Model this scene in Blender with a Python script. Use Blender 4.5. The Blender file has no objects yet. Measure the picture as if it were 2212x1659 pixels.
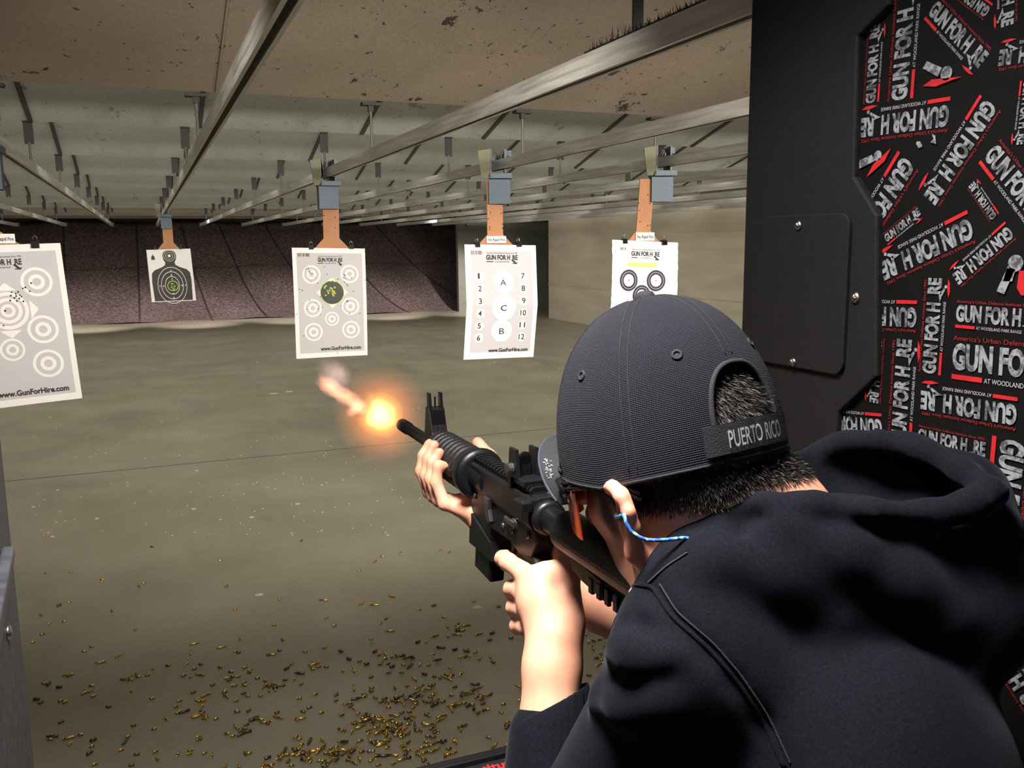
import bpy, bmesh, math, random
import numpy as np
from mathutils import Vector, Matrix
PI = math.pi
SC = bpy.context.scene
COL = SC.collection

# ------------------------------------------------------------------ camera
F = 1900.0; CX = 1106.0; CY = 829.5
def nrm(v):
    v = np.array(v, float); return v / np.linalg.norm(v)
_Y = nrm((312 - CX, CY - 535, -F))
_k = CY - 482.0
_X = nrm((((CY - 535) * _k + F * F) / (CX - 312), _k, -F)); _X = nrm(_X - _Y * _X.dot(_Y))
_Z = np.cross(_X, _Y)
RC = np.array([_X, _Y, _Z])
CAM = np.array([0, 0, 1.72])
def ray(px, py): return RC @ np.array([(px - CX) / F, (CY - py) / F, -1.0])
def dep(px, py, d): return CAM + ray(px, py) * d          # a point at a depth before the camera
def on_x(px, py, x): r = ray(px, py); return CAM + r * ((x - CAM[0]) / r[0])
def on_y(px, py, y): r = ray(px, py); return CAM + r * ((y - CAM[1]) / r[1])
def on_z(px, py, z): r = ray(px, py); return CAM + r * ((z - CAM[2]) / r[2])
def proj(p):
    c = RC.T @ (np.array(p, float) - CAM); return (CX - F * c[0] / c[2], CY + F * c[1] / c[2], -c[2])
cd = bpy.data.cameras.new('camera'); cam = bpy.data.objects.new('camera', cd); COL.objects.link(cam)
cd.sensor_width = 36; cd.lens = 36 * F / 2212; cd.clip_start = 0.02; cd.clip_end = 200
M = Matrix.Identity(4)
for i in range(3):
    for j in range(3): M[i][j] = RC[i][j]
    M[i][3] = CAM[i]
cam.matrix_world = M
SC.camera = cam

# ------------------------------------------------------------------ light and exposure
w = bpy.data.worlds.new('world'); SC.world = w; w.use_nodes = True
w.node_tree.nodes['Background'].inputs[0].default_value = (0.8, 0.85, 1.0, 1)
w.node_tree.nodes['Background'].inputs[1].default_value = 0.02
SC.view_settings.view_transform = 'Standard'; SC.view_settings.look = 'None'
SC.view_settings.exposure = 0.0; SC.view_settings.gamma = 1.0; SC.view_settings.use_curve_mapping = False
SC.cycles.use_denoising = True
SC.cycles.max_bounces = 8; SC.cycles.diffuse_bounces = 4; SC.cycles.transparent_max_bounces = 16
SC.cycles.volume_step_rate = 1.0; SC.cycles.volume_max_steps = 256
def light(name, kind, loc, target, energy, color=(1, .93, .82), **kw):
    l = bpy.data.lights.new(name, kind); l.energy = energy; l.color = color
    for k, v in kw.items(): setattr(l, k, math.radians(v) if k == 'spread' else v)
    o = bpy.data.objects.new(name, l); COL.objects.link(o); o.location = loc
    d = Vector(target) - Vector(loc); o.rotation_euler = d.to_track_quat('-Z', 'Y').to_euler()
    return o
for x in (-1.9, -.15, .73, 1.61, 2.49, 3.4, 5.2, 6.9):        # flood lights over the firing line, aimed down range
    light('flood_light', 'SPOT', (x, 1.35, 2.28), (x + (0 if x < 5 else 1.3), 8.0, .75 if x < 5 else 1.3), (175 if x < .5 else 285) if x < 5 else 820, (1.0, .95, .85),
          spot_size=math.radians(68), spot_blend=0.8, shadow_soft_size=0.10)
for x in (-3.4, -1.2, 1.0, 3.2, 5.4, 7.4):                # lights aimed at the foot of the backstop
    light('range_light', 'SPOT', (x, 17.2, 2.36), (x, 22.1, 0.05), 1900, (1.0, .90, .88), spot_size=math.radians(36), spot_blend=.9, shadow_soft_size=.1)
for k, (y, e) in enumerate(((4.86, 14), (6.26, 66), (8.32, 72), (10.40, 74), (12.48, 70), (14.56, 60), (16.64, 60))):     # strip lights tucked behind each baffle edge
    light('strip_light', 'AREA', (1.0, y, 2.535), (1.0, y + 1.0, 2.0), e, (1.0, .965, .90), shape='RECTANGLE', size=13.0, size_y=.06)
light('case_glint_fill', 'SPOT', (0.5, 3.1, 2.60), (0.35, 2.5, 0.0), 24, (1.0, .92, .80), spot_size=math.radians(92), spot_blend=.9, shadow_soft_size=.03)  # added spot, not a fixture of the hall: gives the spent cases their glints
light('booth_light', 'AREA', (0.12, 0.64, 2.42), (0.30, 0.74, 1.3), 21, (1.0, .93, .86), size=0.30, size_y=0.30, shape='RECTANGLE', spread=98)
light('room_light', 'AREA', (-0.9, -1.3, 2.6), (0.8, 0.6, 1.7), 6.5, (0.86, .91, 1.0), size=1.2, size_y=0.5, shape='RECTANGLE', spread=80)

# ------------------------------------------------------------------ materials
def new_mat(name):
    m = bpy.data.materials.new(name); m.use_nodes = True
    return m, m.node_tree.nodes, m.node_tree.links, m.node_tree.nodes['Principled BSDF']
def setc(b, c, rough, metal=0.0, spec=0.5):
    b.inputs['Base Color'].default_value = (*c, 1); b.inputs['Roughness'].default_value = rough
    b.inputs['Metallic'].default_value = metal; b.inputs['Specular IOR Level'].default_value = spec
def srgb(r, g, b):
    f = lambda c: (c / 255 / 12.92) if c / 255 <= .04045 else ((c / 255 + .055) / 1.055) ** 2.4
    return (f(r), f(g), f(b))
def coord(nd, ln, kind='Object', scale=None):
    t = nd.new('ShaderNodeTexCoord')
    if scale is None: return t.outputs[kind]
    mp = nd.new('ShaderNodeMapping'); mp.inputs['Scale'].default_value = scale
    ln.new(t.outputs[kind], mp.inputs['Vector']); return mp.outputs['Vector']
def noise(nd, ln, vec, scale, detail=4, rough=.55):
    n = nd.new('ShaderNodeTexNoise'); n.inputs['Scale'].default_value = scale
    n.inputs['Detail'].default_value = detail; n.inputs['Roughness'].default_value = rough
    ln.new(vec, n.inputs['Vector']); return n.outputs['Fac']
def ramp(nd, ln, fac, stops, interp='LINEAR'):
    r = nd.new('ShaderNodeValToRGB'); r.color_ramp.interpolation = interp
    el = r.color_ramp.elements
    while len(el) > 1: el.remove(el[-1])
    el[0].position = stops[0][0]; el[0].color = (*stops[0][1], 1)
    for p, c in stops[1:]:
        e = el.new(p); e.color = (*c, 1)
    ln.new(fac, r.inputs['Fac']); return r.outputs['Color']
def mixc(nd, ln, fac, a, b, mode='MIX'):
    m = nd.new('ShaderNodeMix'); m.data_type = 'RGBA'; m.blend_type = mode
    for s, v in ((m.inputs[0], fac), (m.inputs[6], a), (m.inputs[7], b)):
        if isinstance(v, (int, float)): s.default_value = v
        elif isinstance(v, tuple): s.default_value = (*v, 1)
        else: ln.new(v, s)
    return m.outputs[2]
def bump(nd, ln, b, h, strength=.3, dist=.01):
    n = nd.new('ShaderNodeBump'); n.inputs['Strength'].default_value = strength; n.inputs['Distance'].default_value = dist
    ln.new(h, n.inputs['Height']); ln.new(n.outputs['Normal'], b.inputs['Normal'])
def math_(nd, ln, op, a, b=0.0, c=None):
    m = nd.new('ShaderNodeMath'); m.operation = op
    for s, v in zip(m.inputs, (a, b) if c is None else (a, b, c)):
        if isinstance(v, (int, float)): s.default_value = v
        else: ln.new(v, s)
    return m.outputs[0]
def simple(name, c, rough=.5, metal=0.0, var=.12, scale=30, bmp=0.0, spec=.5, bscale=None):
    m, nd, ln, b = new_mat(name); setc(b, c, rough, metal, spec)
    v = coord(nd, ln); f = noise(nd, ln, v, scale)
    lo = tuple(max(0, x * (1 - var)) for x in c); hi = tuple(min(1, x * (1 + var)) for x in c)
    ln.new(ramp(nd, ln, f, [(.3, lo), (.7, hi)]), b.inputs['Base Color'])
    if bmp: bump(nd, ln, b, noise(nd, ln, v, bscale or scale * 4), bmp, .004)
    return m
MT = {}
def mk_floor():
    m, nd, ln, b = new_mat('floor_concrete'); setc(b, (.2, .2, .15), .42)
    v = coord(nd, ln)
    base = ramp(nd, ln, noise(nd, ln, v, .9, 6, .6), [(.3, srgb(152, 145, 124)), (.7, srgb(176, 169, 148))])
    fine = noise(nd, ln, v, 60, 5, .7)
    base = mixc(nd, ln, .35, base, ramp(nd, ln, fine, [(.3, (.55, .55, .55)), (.75, (1.25, 1.25, 1.2))]), 'MULTIPLY')
    st = ramp(nd, ln, noise(nd, ln, coord(nd, ln, 'Object', (1, .25, 1)), 2.2, 3), [(.56, (1, 1, 1)), (.7, (.86, .86, .86))])
    base = mixc(nd, ln, 1.0, base, st, 'MULTIPLY')
    vo = nd.new('ShaderNodeTexVoronoi'); vo.inputs['Scale'].default_value = 34; ln.new(v, vo.inputs['Vector'])
    dot = ramp(nd, ln, vo.outputs['Distance'], [(.06, (1, 1, 1)), (.09, (0, 0, 0))])
    gate = ramp(nd, ln, noise(nd, ln, v, 3.1, 4), [(.5, (0, 0, 0)), (.62, (1, 1, 1))])
    base = mixc(nd, ln, mixc(nd, ln, 1.0, dot, gate, 'MULTIPLY'), base, srgb(205, 200, 180))
    ln.new(base, b.inputs['Base Color'])
    ln.new(ramp(nd, ln, noise(nd, ln, v, 2, 5), [(.35, (.36,) * 3), (.7, (.55,) * 3)]), b.inputs['Roughness'])
    bump(nd, ln, b, fine, .12, .002)
    return m
def mk_plate(name, a, c, rough=.7, spots=.0, sc=7):
    m, nd, ln, b = new_mat(name); setc(b, a, rough)
    v = coord(nd, ln)
    base = ramp(nd, ln, noise(nd, ln, v, 1.3, 5), [(.3, a), (.7, c)])
    base = mixc(nd, ln, .4, base, ramp(nd, ln, noise(nd, ln, v, 70, 3), [(.35, (.75,) * 3), (.65, (1.2,) * 3)]), 'MULTIPLY')
    vs = coord(nd, ln, 'Object', (1, .55, 1))
    s1 = ramp(nd, ln, noise(nd, ln, vs, sc, 6, .75), [(.625, (0, 0, 0)), (.645, (1, 1, 1))])
    s2 = ramp(nd, ln, noise(nd, ln, v, sc * 4.5, 3, .6), [(.665, (0, 0, 0)), (.69, (1, 1, 1))])
    s = mixc(nd, ln, 1.0, s1, s2, 'LIGHTEN')
    base = mixc(nd, ln, math_(nd, ln, 'MULTIPLY', s, spots), base, srgb(40, 30, 24))
    ln.new(base, b.inputs['Base Color']); bump(nd, ln, b, s, -.3, .004)
    return m
def mk_wall():
    m, nd, ln, b = new_mat('wall_block'); setc(b, srgb(196, 184, 156), .8)
    v = coord(nd, ln)
    tc = nd.new('ShaderNodeMapping'); tc.inputs['Rotation'].default_value = (PI / 2, 0, PI / 2); ln.new(v, tc.inputs['Vector'])
    base = ramp(nd, ln, noise(nd, ln, coord(nd, ln, 'Object', (1, .5, 2.5)), 1.6, 6), [(.3, srgb(198, 188, 166)), (.7, srgb(220, 210, 188))])
    w = nd.new('ShaderNodeTexWave'); w.bands_direction = 'Z'; w.inputs['Scale'].default_value = 1.57; w.inputs['Distortion'].default_value = .3
    ln.new(v, w.inputs['Vector'])
    base = mixc(nd, ln, .10, base, ramp(nd, ln, w.outputs['Fac'], [(.0, (.55,) * 3), (.04, (1,) * 3)]), 'MULTIPLY')
    s = ramp(nd, ln, noise(nd, ln, coord(nd, ln, 'Object', (1, .6, 3)), 7, 6, .8), [(.67, (0, 0, 0)), (.69, (1, 1, 1))])
    base = mixc(nd, ln, math_(nd, ln, 'MULTIPLY', s, .6), base, srgb(90, 80, 62))
    ln.new(base, b.inputs['Base Color']); return m
def mk_rubber():
    m, nd, ln, b = new_mat('backstop_rubber'); setc(b, (.1, .08, .08), .95, 0, .1)
    v = coord(nd, ln)
    base = ramp(nd, ln, noise(nd, ln, v, 16, 6, .8), [(.35, srgb(60, 50, 49)), (.60, srgb(142, 124, 120)), (.72, srgb(222, 204, 196))])
    ln.new(base, b.inputs['Base Color']); bump(nd, ln, b, noise(nd, ln, v, 12, 6, .8), .6, .05)
    return m
def mk_metal(name, c, rough=.35, metal=.9, streak=(1, 12, 12)):
    m, nd, ln, b = new_mat(name); setc(b, c, rough, metal)
    v = coord(nd, ln, 'Object', streak)
    f = noise(nd, ln, v, 6, 5)
    ln.new(ramp(nd, ln, f, [(.3, tuple(x * .7 for x in c)), (.7, tuple(min(1, x * 1.15) for x in c))]), b.inputs['Base Color'])
    ln.new(ramp(nd, ln, f, [(.3, (rough * .8,) * 3), (.7, (min(1, rough * 1.4),) * 3)]), b.inputs['Roughness'])
    return m
def mk_print(name, c, hole=.0):
    m, nd, ln, b = new_mat(name); setc(b, c, .65)
    v = coord(nd, ln)
    f = noise(nd, ln, v, 160, 4, .7); g = noise(nd, ln, v, 45, 5, .7)
    k = ramp(nd, ln, math_(nd, ln, 'ADD', math_(nd, ln, 'MULTIPLY', f, .5), math_(nd, ln, 'MULTIPLY', g, .5)), [(.43, tuple(x * .2 for x in c)), (.54, c)])
    ln.new(k if hole else mixc(nd, ln, .3, c, k), b.inputs['Base Color']); return m
def mk_weave(name, ca, cb, su, sv, rough=.8, strength=.5):
    """knitted cloth from the part's own UVs"""
    m, nd, ln, b = new_mat(name); setc(b, ca, rough, 0, .12)
    uv = nd.new('ShaderNodeUVMap'); sp = nd.new('ShaderNodeSeparateXYZ'); ln.new(uv.outputs['UV'], sp.inputs[0])
    u = math_(nd, ln, 'MULTIPLY', sp.outputs[0], su); v = math_(nd, ln, 'MULTIPLY', sp.outputs[1], sv)
    a = math_(nd, ln, 'SINE', math_(nd, ln, 'ADD', u, v)); c = math_(nd, ln, 'SINE', math_(nd, ln, 'SUBTRACT', u, v))
    h = math_(nd, ln, 'MULTIPLY', a, c)
    h = math_(nd, ln, 'MULTIPLY_ADD', h, .5, .5)
    nz = noise(nd, ln, coord(nd, ln), 9, 3)
    col = ramp(nd, ln, h, [(.15, ca), (.6, cb)])
    col = mixc(nd, ln, .5, col, ramp(nd, ln, nz, [(.3, (.7,) * 3), (.7, (1.25,) * 3)]), 'MULTIPLY')
    ln.new(col, b.inputs['Base Color']); bump(nd, ln, b, h, strength, .0009)
    b.inputs['Sheen Weight'].default_value = .03; b.inputs['Sheen Roughness'].default_value = .5
    return m
MT['floor'] = mk_floor()
MT['baffle_brown'] = mk_plate('plywood_baffle', srgb(126, 111, 95), srgb(142, 127, 110), .8, .95, 5)
MT['baffle_grey'] = mk_plate('painted_baffle', srgb(166, 168, 162), srgb(184, 185, 178), .75, .45, 6)
MT['wall'] = mk_wall()
MT['wall_grey'] = mk_plate('dull_panel', srgb(104, 104, 94), srgb(120, 120, 108), .8, .3)
MT['wall_dark'] = simple('dark_wall', srgb(46, 46, 48), .8)
MT['rubber'] = mk_rubber()
MT['seam'] = simple('dark_seam', srgb(62, 50, 50), .9)
MT['slot'] = simple('dark_batten', srgb(62, 62, 58), .7)
MT['rail'] = mk_metal('galvanised_rail', srgb(206, 202, 194), .42, .55, (12, .6, 12))
MT['rod'] = mk_metal('hanger_steel', srgb(104, 98, 84), .5, .5)
MT['hplate'] = simple('hanger_plate', srgb(34, 31, 26), .7, 0)
MT['blue'] = mk_plate('blue_grey_bracket', srgb(62, 76, 90), srgb(76, 90, 104), .5, .5, 20)
MT['olive'] = mk_plate('olive_plate', srgb(92, 90, 62), srgb(104, 100, 72), .6, .4, 20)
MT['board'] = simple('cardboard', srgb(176, 124, 88), .8, 0, .07, 20)
MT['paper'] = simple('white_paper', srgb(236, 230, 226), .8, 0, .02, 5)
MT['field'] = simple('grey_print', srgb(196, 190, 192), .8, 0, .02, 5)
MT['ink'] = simple('black_ink', srgb(40, 36, 36), .7, 0, .1, 40)
MT['ink2'] = simple('violet_ink', srgb(58, 48, 66), .7, 0, .1, 40)
MT['silh'] = simple('silhouette_ink', srgb(62, 58, 50), .7, 0, .1, 10)
MT['lime'] = simple('lime_ink', srgb(190, 222, 60), .5, 0, .1, 40)
MT['bull'] = simple('bull_black', srgb(30, 36, 24), .5, 0, .1, 40)
MT['orange'] = simple('orange_ink', srgb(226, 96, 50), .5)
MT['yellow'] = simple('yellow_ink', srgb(236, 228, 130), .6)
MT['hole'] = simple('bullet_hole', srgb(26, 22, 20), .9)
MT['black_plastic'] = simple('moulded_black_plastic', srgb(30, 30, 31), .65, 0, .12, 90, .25, .25, 420)
MT['print_black'] = simple('printed_black', srgb(14, 12, 14), .7, 0, .2, 30, 0, .15)
MT['pr_white'] = mk_print('worn_white_print', srgb(150, 153, 160), 1)
MT['pr_white2'] = mk_print('small_white_print', srgb(180, 182, 186), 0)
MT['pr_red'] = mk_print('red_print', srgb(196, 26, 36), 0)
MT['pr_dkred'] = mk_print('dark_red_print', srgb(150, 26, 32), 0)
MT['steel'] = mk_metal('screw_steel', srgb(190, 188, 184), .28, 1.0, (30, 30, 30))
MT['divider_metal'] = mk_metal('blue_grey_panel', srgb(74, 76, 84), .42, .35)
MT['bench'] = simple('bench_black', srgb(30, 30, 32), .35, 0, .15, 40, .1)
MT['bench_red'] = simple('bench_red_print', srgb(200, 40, 44), .5)
MT['brass'] = mk_metal('brass', srgb(244, 208, 124), .24, 1.0, (40, 40, 40))
MT['brass_dull'] = mk_metal('tarnished_brass', srgb(170, 144, 98), .34, .9, (40, 40, 40))
MT['steel_case'] = mk_metal('dark_steel_case', srgb(128, 124, 116), .3, .9, (40, 40, 40))
MT['nickel'] = mk_metal('nickel_case', srgb(196, 188, 172), .3, 1.0, (40, 40, 40))
MT['case_in'] = simple('case_mouth', srgb(16, 14, 12), .9)
MT['gun'] = simple('gun_black', srgb(18, 19, 22), .40, .1, .15, 40, .08, .35)
MT['gun2'] = simple('polymer_black', srgb(20, 21, 24), .5, 0, .12, 60, .12, .3)
MT['gun_pin'] = mk_metal('worn_pin', srgb(92, 92, 96), .35, .8, (30, 30, 30))
MT['cap'] = mk_weave('cap_mesh_cloth', srgb(6, 7, 10), srgb(32, 35, 45), 330, 150, .8, .9)
MT['cap_trim'] = simple('cap_trim', srgb(17, 19, 27), .85, 0, .15, 200, .3)
MT['cap_text'] = simple('strap_thread', srgb(150, 152, 158), .7)
MT['hair'] = simple('dark_hair', srgb(34, 30, 30), .5, 0, .3, 60)
MT['gframe'] = simple('glasses_black', srgb(16, 16, 18), .25)
def mk_lens():
    m, nd, ln, b = new_mat('amber_lens'); setc(b, srgb(238, 92, 36), .08)
    b.inputs['Transmission Weight'].default_value = .35; b.inputs['IOR'].default_value = 1.2; return m
MT['lens'] = mk_lens()
MT['plug'] = simple('ear_plug', srgb(176, 178, 60), .6)
def mk_cord():
    m, nd, ln, b = new_mat('ear_cord'); setc(b, srgb(40, 110, 190), .6)
    f = noise(nd, ln, coord(nd, ln), 260, 2)
    ln.new(ramp(nd, ln, f, [(.40, srgb(24, 70, 150)), (.5, srgb(60, 140, 220)), (.6, srgb(180, 200, 90))], 'CONSTANT'), b.inputs['Base Color']); return m
MT['cord'] = mk_cord()
def mk_skin():
    m, nd, ln, b = new_mat('skin'); setc(b, srgb(206, 150, 122), .55, 0, .4)
    v = coord(nd, ln)
    base = ramp(nd, ln, noise(nd, ln, v, 26, 5), [(.3, srgb(206, 146, 120)), (.7, srgb(222, 166, 140))])
    at = nd.new('ShaderNodeAttribute'); at.attribute_name = 'tone'
    sp = nd.new('ShaderNodeSeparateColor'); ln.new(at.outputs['Color'], sp.inputs[0])
    base = mixc(nd, ln, sp.outputs[1], base, srgb(222, 128, 110))
    grain = noise(nd, ln, v, 420, 2)
    stub = ramp(nd, ln, grain, [(.38, srgb(34, 27, 25)), (.66, srgb(84, 66, 58))])
    base = mixc(nd, ln, sp.outputs[0], base, stub)
    base = mixc(nd, ln, sp.outputs[2], base, srgb(240, 205, 190))
    ln.new(base, b.inputs['Base Color'])
    b.inputs['Subsurface Weight'].default_value = .12; b.inputs['Subsurface Radius'].default_value = (.010, .004, .002); b.inputs['Subsurface Scale'].default_value = .6
    bump(nd, ln, b, noise(nd, ln, v, 300, 4), .08, .001); return m
MT['skin'] = mk_skin()
def mk_cloth():
    m, nd, ln, b = new_mat('hoodie_cloth'); setc(b, srgb(14, 15, 20), .9, 0, .06)
    v = coord(nd, ln)
    ln.new(ramp(nd, ln, noise(nd, ln, v, 500, 3), [(.3, srgb(9, 10, 14)), (.7, srgb(17, 20, 28))]), b.inputs['Base Color'])
    b.inputs['Sheen Weight'].default_value = .04; b.inputs['Sheen Roughness'].default_value = .45
    b.inputs['Sheen Tint'].default_value = (.75, .82, 1, 1)
    bump(nd, ln, b, noise(nd, ln, v, 700, 3), .25, .001); return m
MT['cloth'] = mk_cloth()
MT['stitch'] = simple('stitching', srgb(36, 40, 54), .8, 0, .2, 300, .3)
MT['jeans'] = simple('dark_trousers', srgb(34, 36, 44), .85)
MT['shoe'] = simple('black_shoe', srgb(20, 20, 22), .5)
MT['chips'] = simple('pale_chips', srgb(214, 208, 186), .8)

# ------------------------------------------------------------------ geometry helpers
def link(name, bm_or_data, mat, parent=None, smooth=False, kind=None):
    if isinstance(bm_or_data, bmesh.types.BMesh):
        me = bpy.data.meshes.new(name); bmesh.ops.recalc_face_normals(bm_or_data, faces=bm_or_data.faces); bm_or_data.to_mesh(me); bm_or_data.free()
    else: me = bm_or_data
    o = bpy.data.objects.new(name, me); COL.objects.link(o)
    if mat is not None:
        for mm in (mat if isinstance(mat, (list, tuple)) else [mat]): me.materials.append(MT[mm] if isinstance(mm, str) else mm)
    if parent is not None: o.parent = parent
    if smooth: me.polygons.foreach_set('use_smooth', [True] * len(me.polygons))
    if kind: o['kind'] = kind
    return o
def tag(o, label, cat, group=None, kind=None):
    o['label'] = label; o['category'] = cat
    if group: o['group'] = group
    if kind: o['kind'] = kind
    return o
def empty(name, loc=(0, 0, 0)):
    o = bpy.data.objects.new(name, None); COL.objects.link(o); o.location = loc; o.empty_display_size = .05; return o
def keep(o, root):
    """parent a part built in world coordinates to its thing without moving it"""
    o.parent = root; o.matrix_parent_inverse = Matrix.Translation(root.location).inverted(); return o
def bx(bm, lo, hi, M=None, bevel=0.0):
    lo = Vector(lo); hi = Vector(hi)
    r = bmesh.ops.create_cube(bm, size=1.0); vs = r['verts']
    for v in vs:
        v.co = Vector([(lo[i] + hi[i]) / 2 + v.co[i] * (hi[i] - lo[i]) for i in range(3)])
    if bevel:
        es = list({e for v in vs for e in v.link_edges})
        rr = bmesh.ops.bevel(bm, geom=es, offset=bevel, segments=2, affect='EDGES', profile=.5)
        vs = list({v for f in rr['faces'] for v in f.verts} | {v for v in vs if v.is_valid})
        # bevelled cube: collect the whole island
        seen = set(vs); st = list(vs)
        while st:
            v = st.pop()
            for e in v.link_edges:
                u = e.other_vert(v)
                if u not in seen: seen.add(u); st.append(u)
        vs = list(seen)
    if M is not None:
        for v in vs: v.co = M @ v.co
    return vs
def quad(bm, pts):
    vs = [bm.verts.new(Vector(p)) for p in pts]; return bm.faces.new(vs)
def prism(bm, pts2, y0, y1, mapf, bevel=0.0):
    """closed outline pts2 (a,b) extruded from y0 to y1; mapf(a, y, b) -> world"""
    a = [bm.verts.new((p[0], y0, p[1])) for p in pts2]; b = [bm.verts.new((p[0], y1, p[1])) for p in pts2]
    fs = [bm.faces.new(a), bm.faces.new(b[::-1])]
    n = len(a)
    for i in range(n): fs.append(bm.faces.new((a[i], b[i], b[(i + 1) % n], a[(i + 1) % n])))
    bmesh.ops.recalc_face_normals(bm, faces=fs)
    vs = a + b
    if bevel:
        es = list({e for f in fs[:2] for e in f.edges})
        rr = bmesh.ops.bevel(bm, geom=es, offset=bevel, segments=2, affect='EDGES', profile=.5)
        seen = {v for f in rr['faces'] for v in f.verts}; st = list(seen)
        while st:
            v = st.pop()
            for e in v.link_edges:
                u = e.other_vert(v)
                if u not in seen: seen.add(u); st.append(u)
        vs = list(seen)
    for v in vs: v.co = Vector(mapf(*v.co))
    return vs
def tube(bm, pts, rad, seg=12, cap=True):
    """tube along a path; rad a number or one per point"""
    P = [Vector(p) for p in pts]; n = len(P)
    R = rad if isinstance(rad, (list, tuple)) else [rad] * n
    T = [(P[min(i + 1, n - 1)] - P[max(i - 1, 0)]).normalized() for i in range(n)]
    up = Vector((0, 0, 1)) if abs(T[0].z) < .9 else Vector((1, 0, 0))
    u = T[0].cross(up).normalized(); rings = []
    for i in range(n):
        u = (u - T[i] * u.dot(T[i])).normalized(); v = T[i].cross(u)
        rings.append([bm.verts.new(P[i] + (u * math.cos(a) + v * math.sin(a)) * R[i]) for a in [2 * PI * k / seg for k in range(seg)]])
    for i in range(n - 1):
        for k in range(seg):
            bm.faces.new((rings[i][k], rings[i][(k + 1) % seg], rings[i + 1][(k + 1) % seg], rings[i + 1][k]))
    if cap: bm.faces.new(rings[0][::-1]); bm.faces.new(rings[-1])
def lathe(bm, prof, mapf, seg=32, cap=True):
    """prof: (x, r) along an axis; mapf(x, y, z) -> world"""
    rings = []
    for x, r in prof:
        rings.append([bm.verts.new(Vector(mapf(x, r * math.cos(2 * PI * k / seg), r * math.sin(2 * PI * k / seg)))) for k in range(seg)])
    for i in range(len(prof) - 1):
        for k in range(seg):
            bm.faces.new((rings[i][k], rings[i][(k + 1) % seg], rings[i + 1][(k + 1) % seg], rings[i + 1][k]))
    if cap: bm.faces.new(rings[0][::-1]); bm.faces.new(rings[-1])
_tc = {}
def text_geo(s, bold=0.0):
    """letters as (verts, faces), cap height 1, starting at x=0, baseline y=0"""
    key = (s, bold)
    if key in _tc: return _tc[key]
    cu = bpy.data.curves.new('t', 'FONT'); cu.body = s; cu.size = 1; cu.offset = bold; cu.resolution_u = 3
    o = bpy.data.objects.new('t', cu); COL.objects.link(o)
    me = bpy.data.meshes.new_from_object(o)
    v = np.array([q.co[:2] for q in me.vertices]).reshape(-1, 2); f = [tuple(p.vertices) for p in me.polygons]
    bpy.data.objects.remove(o); bpy.data.curves.remove(cu); bpy.data.meshes.remove(me)
    v = v / .729
    _tc[key] = (v, f); return _tc[key]
def put_text(bm, s, mapf, x0, x1, y0, h, bold=0.0):
    """lay text in a 2-D frame between x0 and x1 on baseline y0, cap height h; mapf(x, y) -> world"""
    v, f = text_geo(s, bold)
    a, b = v[:, 0].min(), v[:, 0].max(); k = (x1 - x0) / (b - a)
    vs = [bm.verts.new(Vector(mapf(x0 + (p[0] - a) * k, y0 + p[1] * h))) for p in v]
    for q in f:
        try: bm.faces.new([vs[i] for i in q])
        except ValueError: pass
def disc(bm, mapf, cx, cy, r, ry=None, seg=28):
    ry = ry or r
    if seg < 28:
        bm.faces.new([bm.verts.new(Vector(mapf(cx + r * math.cos(2 * PI * k / seg), cy + ry * math.sin(2 * PI * k / seg)))) for k in range(seg)]); return
    n = 8; g = [[bm.verts.new(Vector(mapf(cx + r * math.cos(2 * PI * k / seg) * q / n, cy + ry * math.sin(2 * PI * k / seg) * q / n))) for k in range(seg)] for q in range(1, n + 1)]
    bm.faces.new(g[0])
    for q in range(n - 1):
        for k in range(seg): bm.faces.new((g[q][k], g[q][(k + 1) % seg], g[q + 1][(k + 1) % seg], g[q + 1][k]))
def ring(bm, mapf, cx, cy, r0, r1, asp=1.0, seg=40):
    A = [[bm.verts.new(Vector(mapf(cx + r * math.cos(2 * PI * k / seg), cy + asp * r * math.sin(2 * PI * k / seg)))) for k in range(seg)] for r in (r0, r1)]
    for k in range(seg): bm.faces.new((A[0][k], A[0][(k + 1) % seg], A[1][(k + 1) % seg], A[1][k]))
def poly(bm, mapf, pts): bm.faces.new([bm.verts.new(Vector(mapf(*p))) for p in pts])
def rect(bm, mapf, x0, y0, x1, y1): poly(bm, mapf, [(x0, y0), (x1, y0), (x1, y1), (x0, y1)])
# ------------------------------------------------------------------ the range hall
LX, RX, YB, YF = -7.0, 8.65, -3.0, 27.5
CZ = 2.47; TS = math.tan(math.radians(15))
RAILX = [0.286 + 0.88 * k for k in range(-6, 10)]
def struct(name, bm, mat, smooth=False, parent=None): return link(name, bm, mat, parent, smooth, None if parent else 'structure')
bm = bmesh.new(); bx(bm, (LX - .2, YB - .2, -.2), (10.4, 28, 0)); struct('floor', bm, 'floor')
bm = bmesh.new()
bx(bm, (LX, 7.36, -.01), (RX, 7.372, .0008))
struct('trim_1', bm, 'slot')
bm = bmesh.new(); bx(bm, (LX - .2, YB, 0), (LX, 28, 3.6)); struct('wall_left', bm, 'wall')
bm = bmesh.new(); bx(bm, (LX - .2, YB - .2, 0), (10.4, YB, 3.6)); struct('wall_rear', bm, 'wall_dark')
bm = bmesh.new(); bx(bm, (RX, YB, 0), (RX + .5, 18.73, 3.4)); o = struct('wall_right', bm, 'wall')
for k, z in enumerate((0.78, 1.9)):
    bm = bmesh.new(); bx(bm, (RX - .012, 6.0, z), (RX, 18.73, z + .03)); struct('ledge', bm, 'wall', False, o)
bm = bmesh.new(); bx(bm, (10.2, 18.7, 0), (10.4, 28, 3.4)); struct('wall_side', bm, 'wall_grey')
bm = bmesh.new(); bx(bm, (7.42, 21.6, 0), (10.3, 21.75, 2.9)); struct('wall_far', bm, 'wall_grey')
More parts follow.
